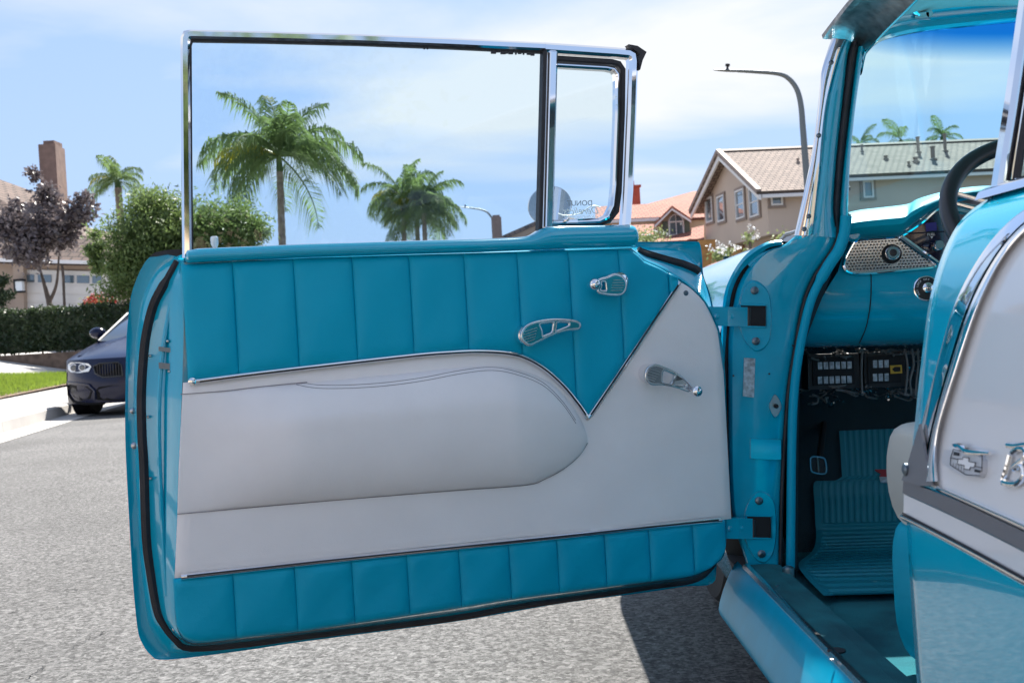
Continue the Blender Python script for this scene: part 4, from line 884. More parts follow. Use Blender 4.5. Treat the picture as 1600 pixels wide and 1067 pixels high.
lever('window_crank', zpx(880, 400, 4.446, [(238, 168), (300, 148), (350, 128), (395, 138), (427, 170), (433, 210), (420, 248), (392, 270), (330, 272), (280, 266), (240, 252), (232, 210)]), [zpx(880, 400, 4.446, [(256, 182), (288, 178), (294, 210), (293, 244), (252, 238), (262, 210)])],
      [tuple(zpx(880, 400, 4.446, s)) for s in [((348, 168), (412, 168)), ((342, 186), (418, 186)), ((338, 204), (420, 204)), ((335, 222), (418, 222)), ((330, 240), (410, 240))]], (960, 441), .019, .030, 'chrome vent window crank pointing left', ((925, 445), .0125))
lever('window_crank', zpx(880, 400, 4.446, [(568, 815), (590, 772), (640, 757), (710, 780), (780, 815), (850, 868), (892, 915), (876, 940), (800, 915), (740, 900), (680, 890), (610, 890), (574, 860)]), [zpx(880, 400, 4.446, [(692, 790), (735, 806), (775, 830), (742, 892), (685, 880), (678, 830)]), zpx(880, 400, 4.446, [(785, 838), (850, 888), (832, 912), (758, 892)])],
      [tuple(zpx(880, 400, 4.446, s)) for s in [((605, 785), (672, 805)), ((590, 800), (665, 823)), ((582, 818), (655, 840)), ((582, 836), (645, 855)), ((590, 855), (635, 868))]], (1010, 583), .0185, .030, 'chrome window crank on the white panel', ((1084, 611), .0125), 'grey_face_tint')
b = MB(); b.lathe(D(1071, 458, .0), DN, [(.0055, 0), (.0055, .003), (.002, .0045)], 14); b.build('panel_screw', 'screw', door)
b = MB(); b.lathe(D(336, 390, -.012), UP, [(.0055, -.012), (.0045, .004), (.0068, .010), (.0072, .022), (.005, .024)], 14); b.build('lock_knob', 'clear_plastic', door)
# latch, screws and dents on the door edge
b = MB()
for x, y, hw, hh in ((257, 546, .010, .004), (259, 572, .012, .0055)):
    c = D(x, y, -.034); b.box(c, DU * hw + UP * .002, UP * hh, DN * .006)
b.build('latch', 'screw', door, smooth=False)
b = MB()
for x, y, n, r_ in ((210, 696, -.108, .006), (234.5, 556, -.064, .0028), (231.5, 651, -.064, .0028), (235, 747, -.064, .0028), (262, 533, -.03, .003), (264, 580, -.03, .003), (277, 470, -.02, .003), (268, 800, -.03, .003), (207, 642, -.108, .005), (272, 982, -.03, .0035)):
    b.lathe(D(x, y, n), DN, [(r_, -.004), (r_, .003), (r_ * .4, .005)], 10)
b.build('edge_screws', 'steel', door)
tube('edge_ridge', catmull([D(x, y, -.036) for x, y in ((276, 440), (262, 500), (252, 570), (248, 650), (250, 740), (256, 850), (262, 930))], 5), .0045, 'paint', door, 8)

# window garnish roll along the belt
gb_ = [(289, 411.5), (480, 402), (640, 397), (750, 394), (900, 388), (995, 385.5)]
gt_ = [(289, 392), (300, 388.5), (480, 381), (640, 376), (760, 372.8), (812, 370.5), (826, 368.5), (836, 364.5), (846, 357.5), (858, 353), (900, 352), (985, 351), (995, 352.5)]
Gb = fn(gb_, .004); Gt = fn(gt_, .006); ug0, ug1 = duw(994, 370, .006)[0], duw(290, 400, .006)[0]; rings = []
us = [ug0 - .002, ug0, ug0 + .004] + [ug0 + .01 + (ug1 - ug0 - .014) * (i / 60) ** 1.3 for i in range(61)] + [ug1 - .001, ug1 + .001]
for i, u in enumerate(us):
    k = {0: .35, 1: .75, 2: .95, len(us) - 2: .8, len(us) - 1: .4}.get(i, 1); b0, t0 = lerp_list(Gb, u), lerp_list(Gt, u); h = t0 - b0; mz = b0 + h * .5
    pr = [(-.006, 0), (.006, .0), (.017, .08), (.023, .28), (.024, .5), (.021, .72), (.013, .92), (.002, 1.0), (-.02, 1.0), (-.034, .97), (-.04, .5)]
    rings.append([dp(u, mz + (b0 + h * z - mz) * k, n * (k if n > 0 else 1)) for n, z in pr])
loft('belt_garnish', rings, 'paint', door, closed=True, cap=True)

b = MB(); b.quadbox([D(x, y, -.045) for x, y in ((233, 402), (243, 395), (262, 391.5), (286, 390), (288, 396), (276, 401), (262, 398), (246, 401))], DN * .012); b.build('belt_seal', 'rubber', door)
# chrome window frame, divider and vent window
GN = -.030
def fpath(P, n=GN): return [D(x, y, n) for x, y in P]
sweep('window_frame', fpath([(292, 404), (290.5, 250), (289, 80), (289.3, 63), (292, 57), (298, 55.8), (420, 58.5), (560, 62.5), (700, 68), (850, 75)]), rect(.0082, -.012, .012, .004), None, DN, 'chrome', door)
sweep('glass_channel', fpath([(300, 395), (298.5, 250), (297.5, 72), (300, 64.5), (420, 66.5), (560, 70), (700, 75.5), (846, 82.5)], GN - .001), rect(.0022, -.006, .006, .001), None, DN, 'rubber', door)
sweep('vent_header', fpath([(849, 76), (960, 83.5), (980, 85.5), (986, 89), (987.5, 98), (985, 180), (980, 300), (976, 356)]), rect(.0098, -.013, .013, .005), None, DN, 'chrome', door)
sweep('vent_seal', fpath([(868, 92.5), (955, 98), (966, 101), (972, 110), (971, 180), (966, 300), (962, 330), (950, 345), (935, 349), (860, 351)], GN - .002), rect(.0058, -.009, .008, .003), None, DN, 'rubber', door)
sweep('vent_frame', fpath([(868, 103), (945, 107.5), (957, 110), (963, 118), (962.5, 180), (958.5, 290), (955, 322), (947, 339), (934, 345.5), (861, 348.5)], GN), rect(.0052, -.011, .011, .004), None, DN, 'chrome', door)
sweep('division_bar', fpath([(862, 84), (858.5, 220), (855, 356)]), rect(.0098, -.012, .013, .004), None, DN, 'chrome', door)
sweep('division_channel', fpath([(849.5, 82), (846, 220), (842, 362)], GN + .002), rect(.0042, -.012, .012, .002), None, DN, 'rubber', door)
b = MB(); b.quadbox([D(x, y, GN - .008) for x, y in ((976, 73.5), (990, 76), (1004, 85.5), (998, 98), (994, 113), (991, 100), (993, 88), (984, 81))], DN * .02); b.build('corner_seal', 'rubber', door, smooth=False)
b = MB(); rgx = random.Random(4)
for x in (663, 668, 771, 776, 780, 786, 792, 798, 806, 812, 818, 826, 832):
    y = 73.5 + (x - 663) * .047 + rgx.uniform(0, 2); b.box(D(x, y + 2, GN + .004), DU * rgx.uniform(.001, .006), UP * rgx.uniform(.001, .003), DN * .002)
b.build('perished_seal', 'rubber', door, smooth=False)
def pane(name, P, m, n=GN):
    b = MB(); b.quadbox([D(x, y, n - .002) for x, y in P], DN * .004); return b.build(name, m, door, smooth=False)
pane('door_glass', [(298, 62), (420, 65), (560, 69), (700, 74), (848, 81), (844, 374), (700, 382), (480, 390), (298, 397)], 'door_glass')
vg = pane('vent_glass', [(866, 104), (945, 108), (958, 113), (962, 125), (957, 300), (950, 335), (935, 346), (862, 349)], 'door_glass')
# lettering etched on the vent glass, read from outside
dn_ = GN - .0035
def dec(cx_, cy_):
    c = D(cx_, cy_, dn_); return lambda x, y, z: c + DU * x + UP * (y + x * .0) + DN * z * .3
text_mesh('vent_lettering', 'DONUT', .0155, dec(906, 318), 'decal_grey', door)
text_mesh('vent_lettering', 'Derelicts', .021, dec(909, 330), 'decal_white', door, shear=.35, depth=.0008)
text_mesh('vent_lettering', 'HUNTINGTON BEACH', .0072, dec(908, 339.5), 'decal_white', door)
b = MB(); b.tube(catmull([D(x, y, dn_) for x, y in ((938, 324), (925, 322), (905, 334), (884, 337), (872, 334))], 5), .0012, 5); b.build('vent_lettering', 'decal_white', door)
b = MB(); b.lathe(D(884, 345, GN + .008), DN, [(.006, 0), (.006, .008), (.003, .010)], 14); b.box(D(893, 346, GN + .014), DU * .012, UP * .003, DN * .004); b.build('vent_latch', 'chrome', door)
# round door mirror outside the glass
mcn = D(859, 322, -.115); mnrm = Vector((-.10, -.93, .36)).normalized(); b = MB(); R_ = .0455
b.lathe(mcn, mnrm, [(.01, -.03), (R_ * .7, -.022), (R_ * .97, -.008), (R_ * 1.03, 0), (R_ * 1.02, .003), (R_ * .97, .004)], 40, 0); b.lathe(mcn + mnrm * .0035, mnrm, [(R_ * .965, 0), (R_ * .965, .001)], 40, 1)
b.tube([mcn - mnrm * .02, mcn - mnrm * .03 - UP * .03, mcn - UP * .075 - mnrm * .02], .007, 8, 0); b.build('door_mirror', ['chrome', 'mirror'], door)

# ---------------------------------------------------------------- hinge pillar and cowl side
JL = [(1232, 379), (1222, 386), (1194, 394), (1169, 417), (1153, 445), (1146, 471), (1139, 510), (1137, 550), (1138, 650), (1139, 735), (1144, 802), (1158, 856), (1172, 900)]
JR = [(1313, 352), (1309, 370), (1300, 393), (1289, 409), (1272, 435), (1259, 465), (1251, 499), (1246, 530), (1234, 600), (1228, 672), (1223, 760), (1220, 840), (1221, 890)]
def pxs(P, k=4): return [(v.x, v.y) for v in catmull([(x, y, 0) for x, y in P], k)]
jl, jr = pxs(JL), pxs(JR); cols = []
prf = [(0, .11), (0, .075), (.02, .058), (.07, .05), (.2, .050), (.4, .047), (.6, .046), (.8, .05), (.93, .054), (1, .066), (1, .12)]
rings = [[atY(a[0] + (c[0] - a[0]) * s, a[1] + (c[1] - a[1]) * s, Y) for s, Y in prf] for a, c in zip(jl, jr)]
jamb = loft('hinge_pillar', rings, 'jamb_paint', car)
# embossed pads, plates and hinges on it
def jpoly(name, P, Y, dep, m, par, bev=True):
    b = MB(); Q = [(v.x, v.y) for v in catmull([(x, y, 0) for x, y in P], 4, True)]; c = (sum(q[0] for q in Q) / len(Q), sum(q[1] for q in Q) / len(Q))
    r1 = [atY(x, y, Y) for x, y in Q]; r0 = [atY(c[0] + (x - c[0]) * 1.06, c[1] + (y - c[1]) * 1.06, Y + dep) for x, y in Q]
    n = len(Q); b.add(r0 + r1, [(i, (i + 1) % n, n + (i + 1) % n, n + i) for i in range(n)] + [tuple(range(n, 2 * n))]); return b.build(name, m, par)
def hinge(plate, pocket, screws, strap, lab):
    pl_ = jpoly('hinge_plate', plate, .041, .008, 'paint', jamb)
    (x0, y0), (x1, y1) = pocket; c = [atY(x, y, .0395) for x, y in ((x0, y0), (x1, y0 + 1), (x1, y1), (x0, y1 - 1))]
    b = MB(); d = Vector((0, .0012, 0)); b.quadbox(c, d); b.build('hinge_pocket_shade', 'dark', jamb, smooth=False)  # flat dark patch painting the shade of a recess that is not cut
    tube('pocket_rim', [p - Vector((0, .001, 0)) for p in c + c[:1]], .0022, 'jamb_paint', jamb, 6)
    b = MB()
    for x, y in screws:
        p = atY(x, y, .040); b.lathe(p, (0, -1, 0), [(.0085, -.002), (.0085, .002), (.006, .004)], 18); b.box(p - Vector((0, .0045, 0)), (.0045, 0, 0), (0, .0006, 0), (0, 0, .001)); b.box(p - Vector((0, .0045, 0)), (.001, 0, 0), (0, .0006, 0), (0, 0, .0045))
    b.build('hinge_screws', 'screw', jamb)
    (sx0, sy0), (sx1, sy1) = strap; xm = (sx0 * .45 + sx1 * .55)
    f = [atY(sx0, sy0, .012), atY(xm, sy0 + .5, .02), atY(sx1, sy0 + 1, .038)]; l = [atY(sx0, sy1 - 1, .012), atY(xm, sy1 - .5, .02), atY(sx1, sy1, .038)]
    bk = Vector((.002, .016, 0)); V = f + l + [p + bk for p in f] + [p + bk for p in l]
    mesh('hinge_strap', V, [(0, 1, 4, 3), (1, 2, 5, 4), (6, 9, 10, 7), (7, 10, 11, 8), (0, 6, 7, 1), (1, 7, 8, 2), (3, 4, 10, 9), (4, 5, 11, 10), (2, 8, 11, 5), (0, 3, 9, 6)], 'paint', jamb, smooth=False)
    b = MB()
    for t_ in (.28, .62): b.lathe(atY(sx0 + (sx1 - sx0) * t_, (sy0 + sy1) / 2, .010 + .026 * t_), (0, -1, 0), [(.0065, -.004), (.0065, .002), (.004, .0035)], 14)
    b.build('hinge_bolts', 'jamb_paint', jamb)
    b = MB(); b.tube([atY(sx1 + 1, sy0 + 2, .046), atY(sx1 + 1, sy1 - 1, .046)], .008, 10); b.build('hinge_pin', 'black_plastic', jamb)
hinge([(1177, 441), (1193, 449), (1203, 470), (1203.5, 520), (1196, 540), (1182, 547), (1170, 539), (1161, 524), (1156, 500), (1158, 470), (1166, 448)], ((1156, 476), (1197, 511)), [(1179, 454), (1181, 533)], ((1100, 479), (1168, 510)), 'upper')
hinge([(1186, 769), (1200, 774), (1210, 790), (1212, 830), (1208, 860), (1196, 877), (1183, 873), (1172, 858), (1164, 835), (1165, 800), (1174, 779)], ((1166, 805), (1205, 841)), [(1186, 782), (1190, 865)], ((1126, 809), (1176, 842)), 'lower')
b = MB(); b.quadbox([atY(x, y, .0445) for x, y in ((1163, 559), (1180, 560), (1178, 621), (1161, 619))], Vector((0, .003, 0))); b.build('number_plate', 'pale_plate', jamb, smooth=False)
sw = jpoly('door_switch', [(1211, 617), (1218, 626), (1220.5, 636), (1217, 645), (1211, 651), (1205, 643), (1202.5, 633), (1206, 624)], .042, .004, 'steel', jamb)
b = MB(); b.lathe(atY(1211.5, 634, .0425), (0, -1, 0), [(.0045, 0), (.0045, .012), (.003, .014)], 14); b.build('switch_plunger', 'dark', jamb)
jpoly('embossed_pad', [(1173, 688), (1175, 685), (1196, 686), (1218, 687), (1220, 690), (1220, 703), (1220, 715), (1218, 718), (1196, 717.5), (1175, 716), (1173, 713), (1173, 700)], .040, .008, 'paint', jamb)
b = MB()
for x, y in ((1146, 587), (1202, 584), (1196, 700), (1208, 701), (1239, 540)): b.lathe(atY(x, y, .0455), (0, -1, 0), [(.002, -.002), (.002, .001)], 8)
b.build('plug_hole', 'dark', jamb)
# windlace round the opening
wl = [(1322, 338), (1319, 365), (1311, 390), (1296, 413), (1280, 441), (1267, 470), (1257, 508), (1247, 560), (1240, 620), (1237, 700), (1236, 790), (1235, 886)]
tube('windlace', [atY(x, y, .05) for x, y in pxs(wl)], [.0125 if i < 16 else .0098 for i in range(len(pxs(wl)))], 'teal_vinyl', car, 12)
sm = [(1311, 356), (1306, 380), (1289, 408), (1272, 434), (1259, 464), (1250, 500), (1245, 530), (1233, 600), (1227, 672), (1222, 760), (1219, 884)]
tube('pillar_seal', [atY(x, y, .0535) for x, y in pxs(sm)], .0042, 'rubber', car, 8)
# fender rear edge strip and the dark gap line beside it
fo_ = [(1222, 375), (1198, 378.5), (1172, 392), (1153, 413), (1139, 438), (1132, 458), (1129, 479), (1127, 520), (1126, 600)]
fi_ = [(1221, 383), (1198, 389), (1167, 414), (1153, 433), (1144, 455), (1139.5, 479), (1136, 510), (1133, 550), (1131, 610)]
rings = [[atY(a[0], a[1], .10), atY(a[0], a[1], .052), atY(a[0] * .6 + c[0] * .4, a[1] * .6 + c[1] * .4, .046), atY(c[0], c[1], .054), atY(c[0], c[1], .10)] for a, c in zip(pxs(fo_), pxs(fi_))]
loft('fender_edge', rings, 'paint', car)
tube('fender_gap_line', [atY(x + 2.5, y + 1.5, .075) for x, y in pxs(fi_)], .006, 'rubber', car, 8)  # dark tube filling the gap inside the fender edge
tube('cowl_lip', catmull([atY(x, y, .06) for x, y in ((1170, 416), (1185, 402), (1205, 394), (1225, 388), (1240, 377), (1250, 368))], 5), .0065, 'paint', car, 8)

# ---------------------------------------------------------------- windscreen pillar
pc0 = [(1241, 368), (1250, 328), (1262, 272), (1270, 229), (1278, 165), (1283, 115), (1293, 79), (1300, 60)]
pc1 = [(1268, 368), (1273, 328), (1281, 265), (1285, 222), (1291, 170), (1299, 131), (1312, 85), (1322, 62)]
pc2 = [(1308, 372), (1302, 328), (1305, 272), (1309, 225), (1315, 170), (1320, 125), (1325, 85), (1331, 66)]
pc3 = [(1313, 356), (1312, 328), (1317, 265), (1321, 229), (1328, 170), (1334, 120), (1340, 78), (1346, 60)]
pc4 = [(1325, 350), (1325, 328), (1327.5, 265), (1330, 229), (1337, 165), (1345, 112), (1353, 80), (1364, 62)]
def pillar(name, L_, R_, Y0, bulge, dep, m, par=car):
    rings = []
    for a, c in zip(pxs(L_), pxs(R_)):
        rings.append([atY(a[0], a[1], Y0 + dep), atY(a[0], a[1], Y0)] + [atY(a[0] + (c[0] - a[0]) * s, a[1] + (c[1] - a[1]) * s, Y0 - bulge * math.sin(math.pi * s)) for s in (.1, .3, .5, .7, .9)] + [atY(c[0], c[1], Y0), atY(c[0], c[1], Y0 + dep)])
    return loft(name, rings, m, par)
pa = pillar('windscreen_pillar', pc1, pc2, .055, .012, .07, 'paint')
pillar('pillar_trim', pc0, pc1, .050, .006, .06, 'chrome', pa)
pillar('pillar_weatherstrip', pc2, pc3, .058, .010, .05, 'rubber', pa)
pillar('pillar_garnish', pc3, pc4, .060, .012, .06, 'paint', pa)
b = MB()
for x, y in ((1299, 98), (1279.5, 212), (1264, 338), (1257, 358)):
    p = atY(x, y, .042); b.lathe(p, (0, -1, 0), [(.0052, -.004), (.0052, .0005), (.003, .0015)], 14)
b.build('trim_screws', 'screw', pa)

# ---------------------------------------------------------------- roof, drip rail, headliner
rail = [(.298, .088, 1.429), (.300, -.02, 1.442), (.302, -.13, 1.452), (.305, -.5, 1.475), (.31, -1.1, 1.485), (.32, -1.8, 1.47), (.36, -2.4, 1.40)]
rp = catmull(rail, 6)
def rail_part(name, prof_, m, par): return loft(name, [[p + Vector((a, 0, z)) for a, z in prof_] for p in rp], m, par, closed=True, cap=True)
# roof skin
zed = lambda Y: lerp_list(sorted([(q[1], q[2]) for q in rail]), Y)
rings = []
for Y in (.12, .05, -.2, -.5, -.8, -1.1, -1.5, -1.9, -2.3, -2.6):
    row = []
    for i in range(25):
        s = -1 + 2 * i / 24; x = .93 + .615 * s; fy = Y + (.2 * (1 - s * s) if Y > 0 else .2 * (1 - s * s) * max(0, 1 + Y * 2)); row.append(Vector((x, fy, zed(min(Y, .1)) + .015 + .105 * (1 - abs(s) ** 3.2))))
    rings.append(row)
roof = loft('roof', rings, 'white_paint', car)
loft('headliner', [[p - UP * (.022 + .0 * i) + Vector(((.93 - p.x) * .05, 0, 0)) for p in r_] for i, r_ in enumerate(rings)], 'headliner', roof)
rail_part('drip_rail', [(0.004, 0), (-.004, .002), (-.006, .010), (.0, .014), (.006, .008), (.014, .009), (.02, .018), (.03, .018), (.022, .0)], 'dull_chrome', roof)
rail_part('door_header', [(.010, .0), (.03, -.004), (.055, -.022), (.075, -.042), (.082, -.034), (.066, -.008), (.05, .012), (.02, .012)], 'dull_chrome', roof)
tube('header_edge', [p + Vector((.080, 0, -.041)) for p in rp], .0035, 'chrome', roof, 6)
hd_px = [(1345, 112, .075), (1352, 82, .09), (1366, 66, .12), (1388, 55, .16), (1420, 47.5, .20), (1447, 43, .225), (1520, 35, .27), (1594, 28, .30), (1680, 22, .32)]
hp_ = catmull([atY(x, y, Y) for x, y, Y in hd_px], 4); hp_ += [Vector((1.86 - p.x, p.y, p.z)) for p in reversed(hp_) if p.x < .9]
loft('windscreen_header', [[p + Vector((0, a, z)) for a, z in ((.02, -.006), (-.004, -.008), (-.012, -.002), (-.010, .012), (-.018, .016), (-.02, .026), (-.03, .034), (.02, .05))] for p in hp_], 'paint', car)
b = MB(); c = atY(1438, 26, .19); b.tube(catmull([atY(1415, 6, .16), atY(1425, 14, .165), c, atY(1452, 27, .2)], 4), .006, 8); b.box(c, (.016, 0, 0), (0, .01, 0), (0, 0, .006)); b.lathe(atY(1450, 24, .19), (0, -1, 0), [(.008, 0), (.008, .01)], 12); b.build('visor_bracket', 'chrome', car)
# windscreen
wb = [(.318, .085, 1.045), (.36, .17, 1.04), (.46, .29, 1.04), (.6, .40, 1.04), (.77, .47, 1.04), (.93, .49, 1.04)]; wt = [(.368, .085, 1.405), (.385, .11, 1.44), (.45, .165, 1.475), (.58, .235, 1.495), (.75, .29, 1.505), (.93, .31, 1.51)]
def mir(P): return P + [(1.86 - x, y, z) for x, y, z in reversed(P[:-1])]
wbc, wtc = catmull(mir(wb), 5), catmull(mir(wt), 5)
solid_grid('windscreen', [[a.lerp(c, t) + Vector((0, .02 * math.sin(math.pi * t), 0)) for a, c in zip(wbc, wtc)] for t in [k / 10 for k in range(11)]], .004, 'windshield_glass', car)
tube('windscreen_seal', [p + UP * .004 for p in wbc], .009, 'rubber', car, 8)

# ---------------------------------------------------------------- dashboard
up_ = [(1322, 333), (1345, 328), (1380, 324), (1418, 319), (1434, 311), (1468, 301), (1510, 293), (1560, 290), (1640, 290)]
lo_ = [(1322, 376), (1345, 374), (1380, 371), (1405, 369.5), (1418, 357), (1468, 322), (1510, 308), (1560, 303), (1640, 300)]
rings = []
for a, c in zip(pxs(up_), pxs(lo_)):
    rings.append([atY(a[0], a[1], .40) + UP * -.0, atY(a[0], a[1], .26)] + [atY(a[0] + (c[0] - a[0]) * s, a[1] + (c[1] - a[1]) * s, Y) for s, Y in ((.06, .17), (.2, .12), (.4, .09), (.6, .085), (.8, .095), (.95, .115), (1, .14))])
dash = loft('dashboard', rings, 'dash_paint', car)
# lower face
rows = [(372, 1322, .150), (395, 1318, .142), (425, 1309, .135), (445, 1296, .128), (470, 1282, .125), (495, 1271, .13), (515, 1263, .142), (530, 1258, .16), (539, 1256, .185), (543, 1256, .22)]
rings = [[atY(x0 + (1640 - x0) * i / 30, y + (i / 30) * -8, Y) for i in range(31)] for y, x0, Y in rows]
loft('dash_face', rings, 'paint', dash)
tube('dash_seam', catmull([atY(x, y, Y - .001) for x, y, Y in ((1361, 428, .133), (1361, 460, .126), (1358, 490, .128), (1352, 515, .141), (1343, 536, .172))], 4), .0012, 'dark', dash, 6)
# pierced bright insert
ins = [(1334, 378), (1345, 374.5), (1380, 372), (1405, 370.5), (1420, 380), (1440, 393.5), (1460, 408), (1462, 413), (1456, 417.5), (1420, 421), (1380, 425), (1342, 427.5), (1325, 424), (1318, 416), (1322, 400)]
b = MB(); b.quadbox([atY(x, y, .128) for x, y in pxs(ins + ins[:1], 2)[:-1]], Vector((0, .006, 0))); insert = b.build('speaker_grille', 'satin_chrome', dash, smooth=False)
tube('grille_frame', [atY(x, y, .127) for x, y in pxs(ins + ins[:1], 3)], .0035, 'chrome', dash, 8)
def inside(p, poly):
    c = False; j = len(poly) - 1
    for i in range(len(poly)):
        if (poly[i][1] > p[1]) != (poly[j][1] > p[1]) and p[0] < (poly[j][0] - poly[i][0]) * (p[1] - poly[i][1]) / (poly[j][1] - poly[i][1]) + poly[i][0]: c = not c
        j = i
    return c
b = MB(); cx0, cy0 = 1390, 400
for i in range(-1, 13):
    for j in range(-20, 25):
        x = 1392 + (j + (i % 2) * .5) * 5.2; y = 372 + i * 4.6 + (1392 - x) * .05
        if (x - 1394) ** 2 + (y - 397) ** 2 < 290: continue
        if inside((x, y), [(1390 + (q[0] - 1390) * .955, 400 + (q[1] - 400) * .90) for q in ins]):
            b.add([atY(x - 1.9, y, .1265), atY(x, y - 1.3, .1265), atY(x + 1.9, y, .1265), atY(x, y + 1.3, .1265)], [(0, 1, 2, 3)])
po = b.build('grille_holes', 'dark', dash, smooth=False); po['kind'] = 'stuff'
def knob(px_, py_, rings_, m, name, Y=.127):
    b = MB(); c = atY(px_, py_, Y); ax = Vector((-.15, -1, .1)).normalized()
    for i, (pr_) in enumerate(rings_): b.lathe(c, ax, pr_, 28, i)
    return b.build(name, m, dash)
knob(1393, 397, [[(.0215, 0), (.0215, .004), (.018, .006)], [(.0155, .0), (.0155, .016), (.0125, .02), (.0115, .02)], [(.0112, 0), (.0112, .019), (.005, .021)]], ['dark', 'chrome', 'black_plastic'], 'dash_knob')
knob(1447, 451, [[(.028, 0), (.028, .004), (.025, .005)], [(.0255, 0), (.0255, .006), (.02, .007)], [(.011, 0), (.011, .02), (.007, .022)]], ['chrome', 'black_plastic', 'chrome'], 'ignition_switch')
knob(1463, 386, [[(.011, 0), (.011, .03), (.009, .034)]], ['chrome'], 'light_switch')
# instrument panel
ip = [(1414, 369), (1440, 349), (1468, 325), (1510, 310), (1560, 305), (1600, 310), (1600, 420), (1466, 410), (1440, 390)]
b = MB(); b.quadbox([atY(x, y, .137) for x, y in ip], Vector((0, .004, 0))); panel = b.build('instrument_panel', 'gauge', dash, smooth=False)
tube('instrument_bezel', catmull([atY(x, y, .128) for x, y in ((1406, 369), (1412, 366), (1440, 347), (1468, 324), (1510, 309), (1560, 304))], 4), .005, 'chrome', dash, 8)
tube('instrument_bezel', [atY(x, y, .125) for x, y in ((1407, 370), (1436, 391), (1464, 411))], .0065, 'chrome', dash, 8)
b = MB(); b.quadbox([atY(x, y, .1355) for x, y in ((1446, 349), (1463, 347), (1464, 360), (1447, 362))], Vector((0, .001, 0))); b.build('gauge_face', 'gauge_blue', dash, smooth=False)
c = atY(1455, 366.5, .135); text_mesh('gauge_lettering', 'FUEL', .0085, lambda x, y, z: c + Vector((x, -z, y)), 'cream_ink', dash)
b = MB(); b.quadbox([atY(1454, 369.5, .135), atY(1458, 369.5, .135), atY(1456, 373, .135)], Vector((0, .001, 0))); b.build('gauge_pointer', 'cream_ink', dash, smooth=False)
c2_ = atY(1446, 440, .119)
for k, ch in enumerate('ACC LOCK OFF'):
    if ch == ' ': continue
    an = rad(215 - k * 13); q = c2_ + Vector((math.cos(an) * .0205, -.001, math.sin(an) * .0205)) + (atY(1447, 451, .119) - c2_)
    text_mesh('switch_lettering', ch, .0062, lambda x, y, z, q=q, an=an: q + Vector((x * math.cos(an - math.pi / 2) - y * math.sin(an - math.pi / 2), -z, x * math.sin(an - math.pi / 2) + y * math.cos(an - math.pi / 2))), 'cream_ink', dash)
b = MB(); b.lathe(atY(1331, 366, .11), (0, -1, 0), [(.018, -.02), (.018, .008), (.012, .014)], 20); b.build('dash_end_cap', 'paint', dash)
# steering wheel
swc = Vector((.548, -.45, .966)); wn = Vector((0, -math.cos(rad(42)), math.sin(rad(42)))); wx = Vector((1, 0, 0)); wy = wn.cross(wx) * -1
if wy.z < 0: wy = -wy
rim = [swc + (wx * math.cos(t) + wy * math.sin(t)) * .212 for t in [2 * math.pi * k / 64 for k in range(64)]]
V = []; Fc = []
for i, p in enumerate(rim):
    rdir = (p - swc).normalized()
    for k in range(12): an = 2 * math.pi * k / 12; V.append(p + (rdir * math.cos(an) + wn * math.sin(an)) * .0150)
for i in range(64):
    for k in range(12): Fc.append((i * 12 + k, i * 12 + (k + 1) % 12, ((i + 1) % 64) * 12 + (k + 1) % 12, ((i + 1) % 64) * 12 + k))
swo = mesh('steering_wheel', V, Fc, 'black_plastic', car)
for an in (rad(158), rad(22), rad(270)):
    d = wx * math.cos(an) + wy * math.sin(an); s = wn.cross(d)
    b = MB(); b.box(swc + d * .115 - wn * .02, d * .10, s * .012, wn * .003); b.tube([swc + d * .03 - wn * .02 + s * .012, swc + d * .205 + s * .014], .004, 6); b.tube([swc + d * .03 - wn * .02 - s * .012, swc + d * .205 - s * .014], .004, 6); b.build('spoke', 'satin_chrome', swo)
b = MB(); b.lathe(swc - wn * .03, wn, [(.03, -.06), (.045, 0), (.05, .02), (.04, .03)], 24); b.tube([swc - wn * .08, swc - wn * .6], .024, 14); b.build('steering_column', 'black_plastic', swo)

# ---------------------------------------------------------------- footwell
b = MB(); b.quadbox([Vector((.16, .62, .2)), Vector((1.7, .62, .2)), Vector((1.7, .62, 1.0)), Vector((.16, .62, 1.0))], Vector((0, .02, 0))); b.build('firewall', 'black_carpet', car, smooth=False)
kp_ = [(1243, 560), (1240, 640), (1238.5, 700), (1238, 790), (1237, 892)]
rings = [[atY(x, y, .055), atY(x + 9, y, .075), Vector((atY(x, y, .055).x + .05, .30, atY(x, y, .055).z)), Vector((atY(x, y, .055).x + .10, .62, atY(x, y, .055).z + .05))] for x, y in pxs([(1290, 430), (1262, 500)] + kp_)]
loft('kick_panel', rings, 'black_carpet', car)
floor_pts = [(-2.45, .255), (-.9, .262), (.30, .268)]
loft('floor', [[Vector((x, y, z)) for x in (.125, .3, .6, .93, 1.3, 1.75)] for y, z in floor_pts], 'carpet', car)
loft('toe_board', [[Vector((x, y, z)) for x in (.15, .5, .93, 1.7)] for y, z in ((.30, .268), (.36, .285), (.42, .36), (.52, .56), (.62, .70))], 'black_carpet', car)
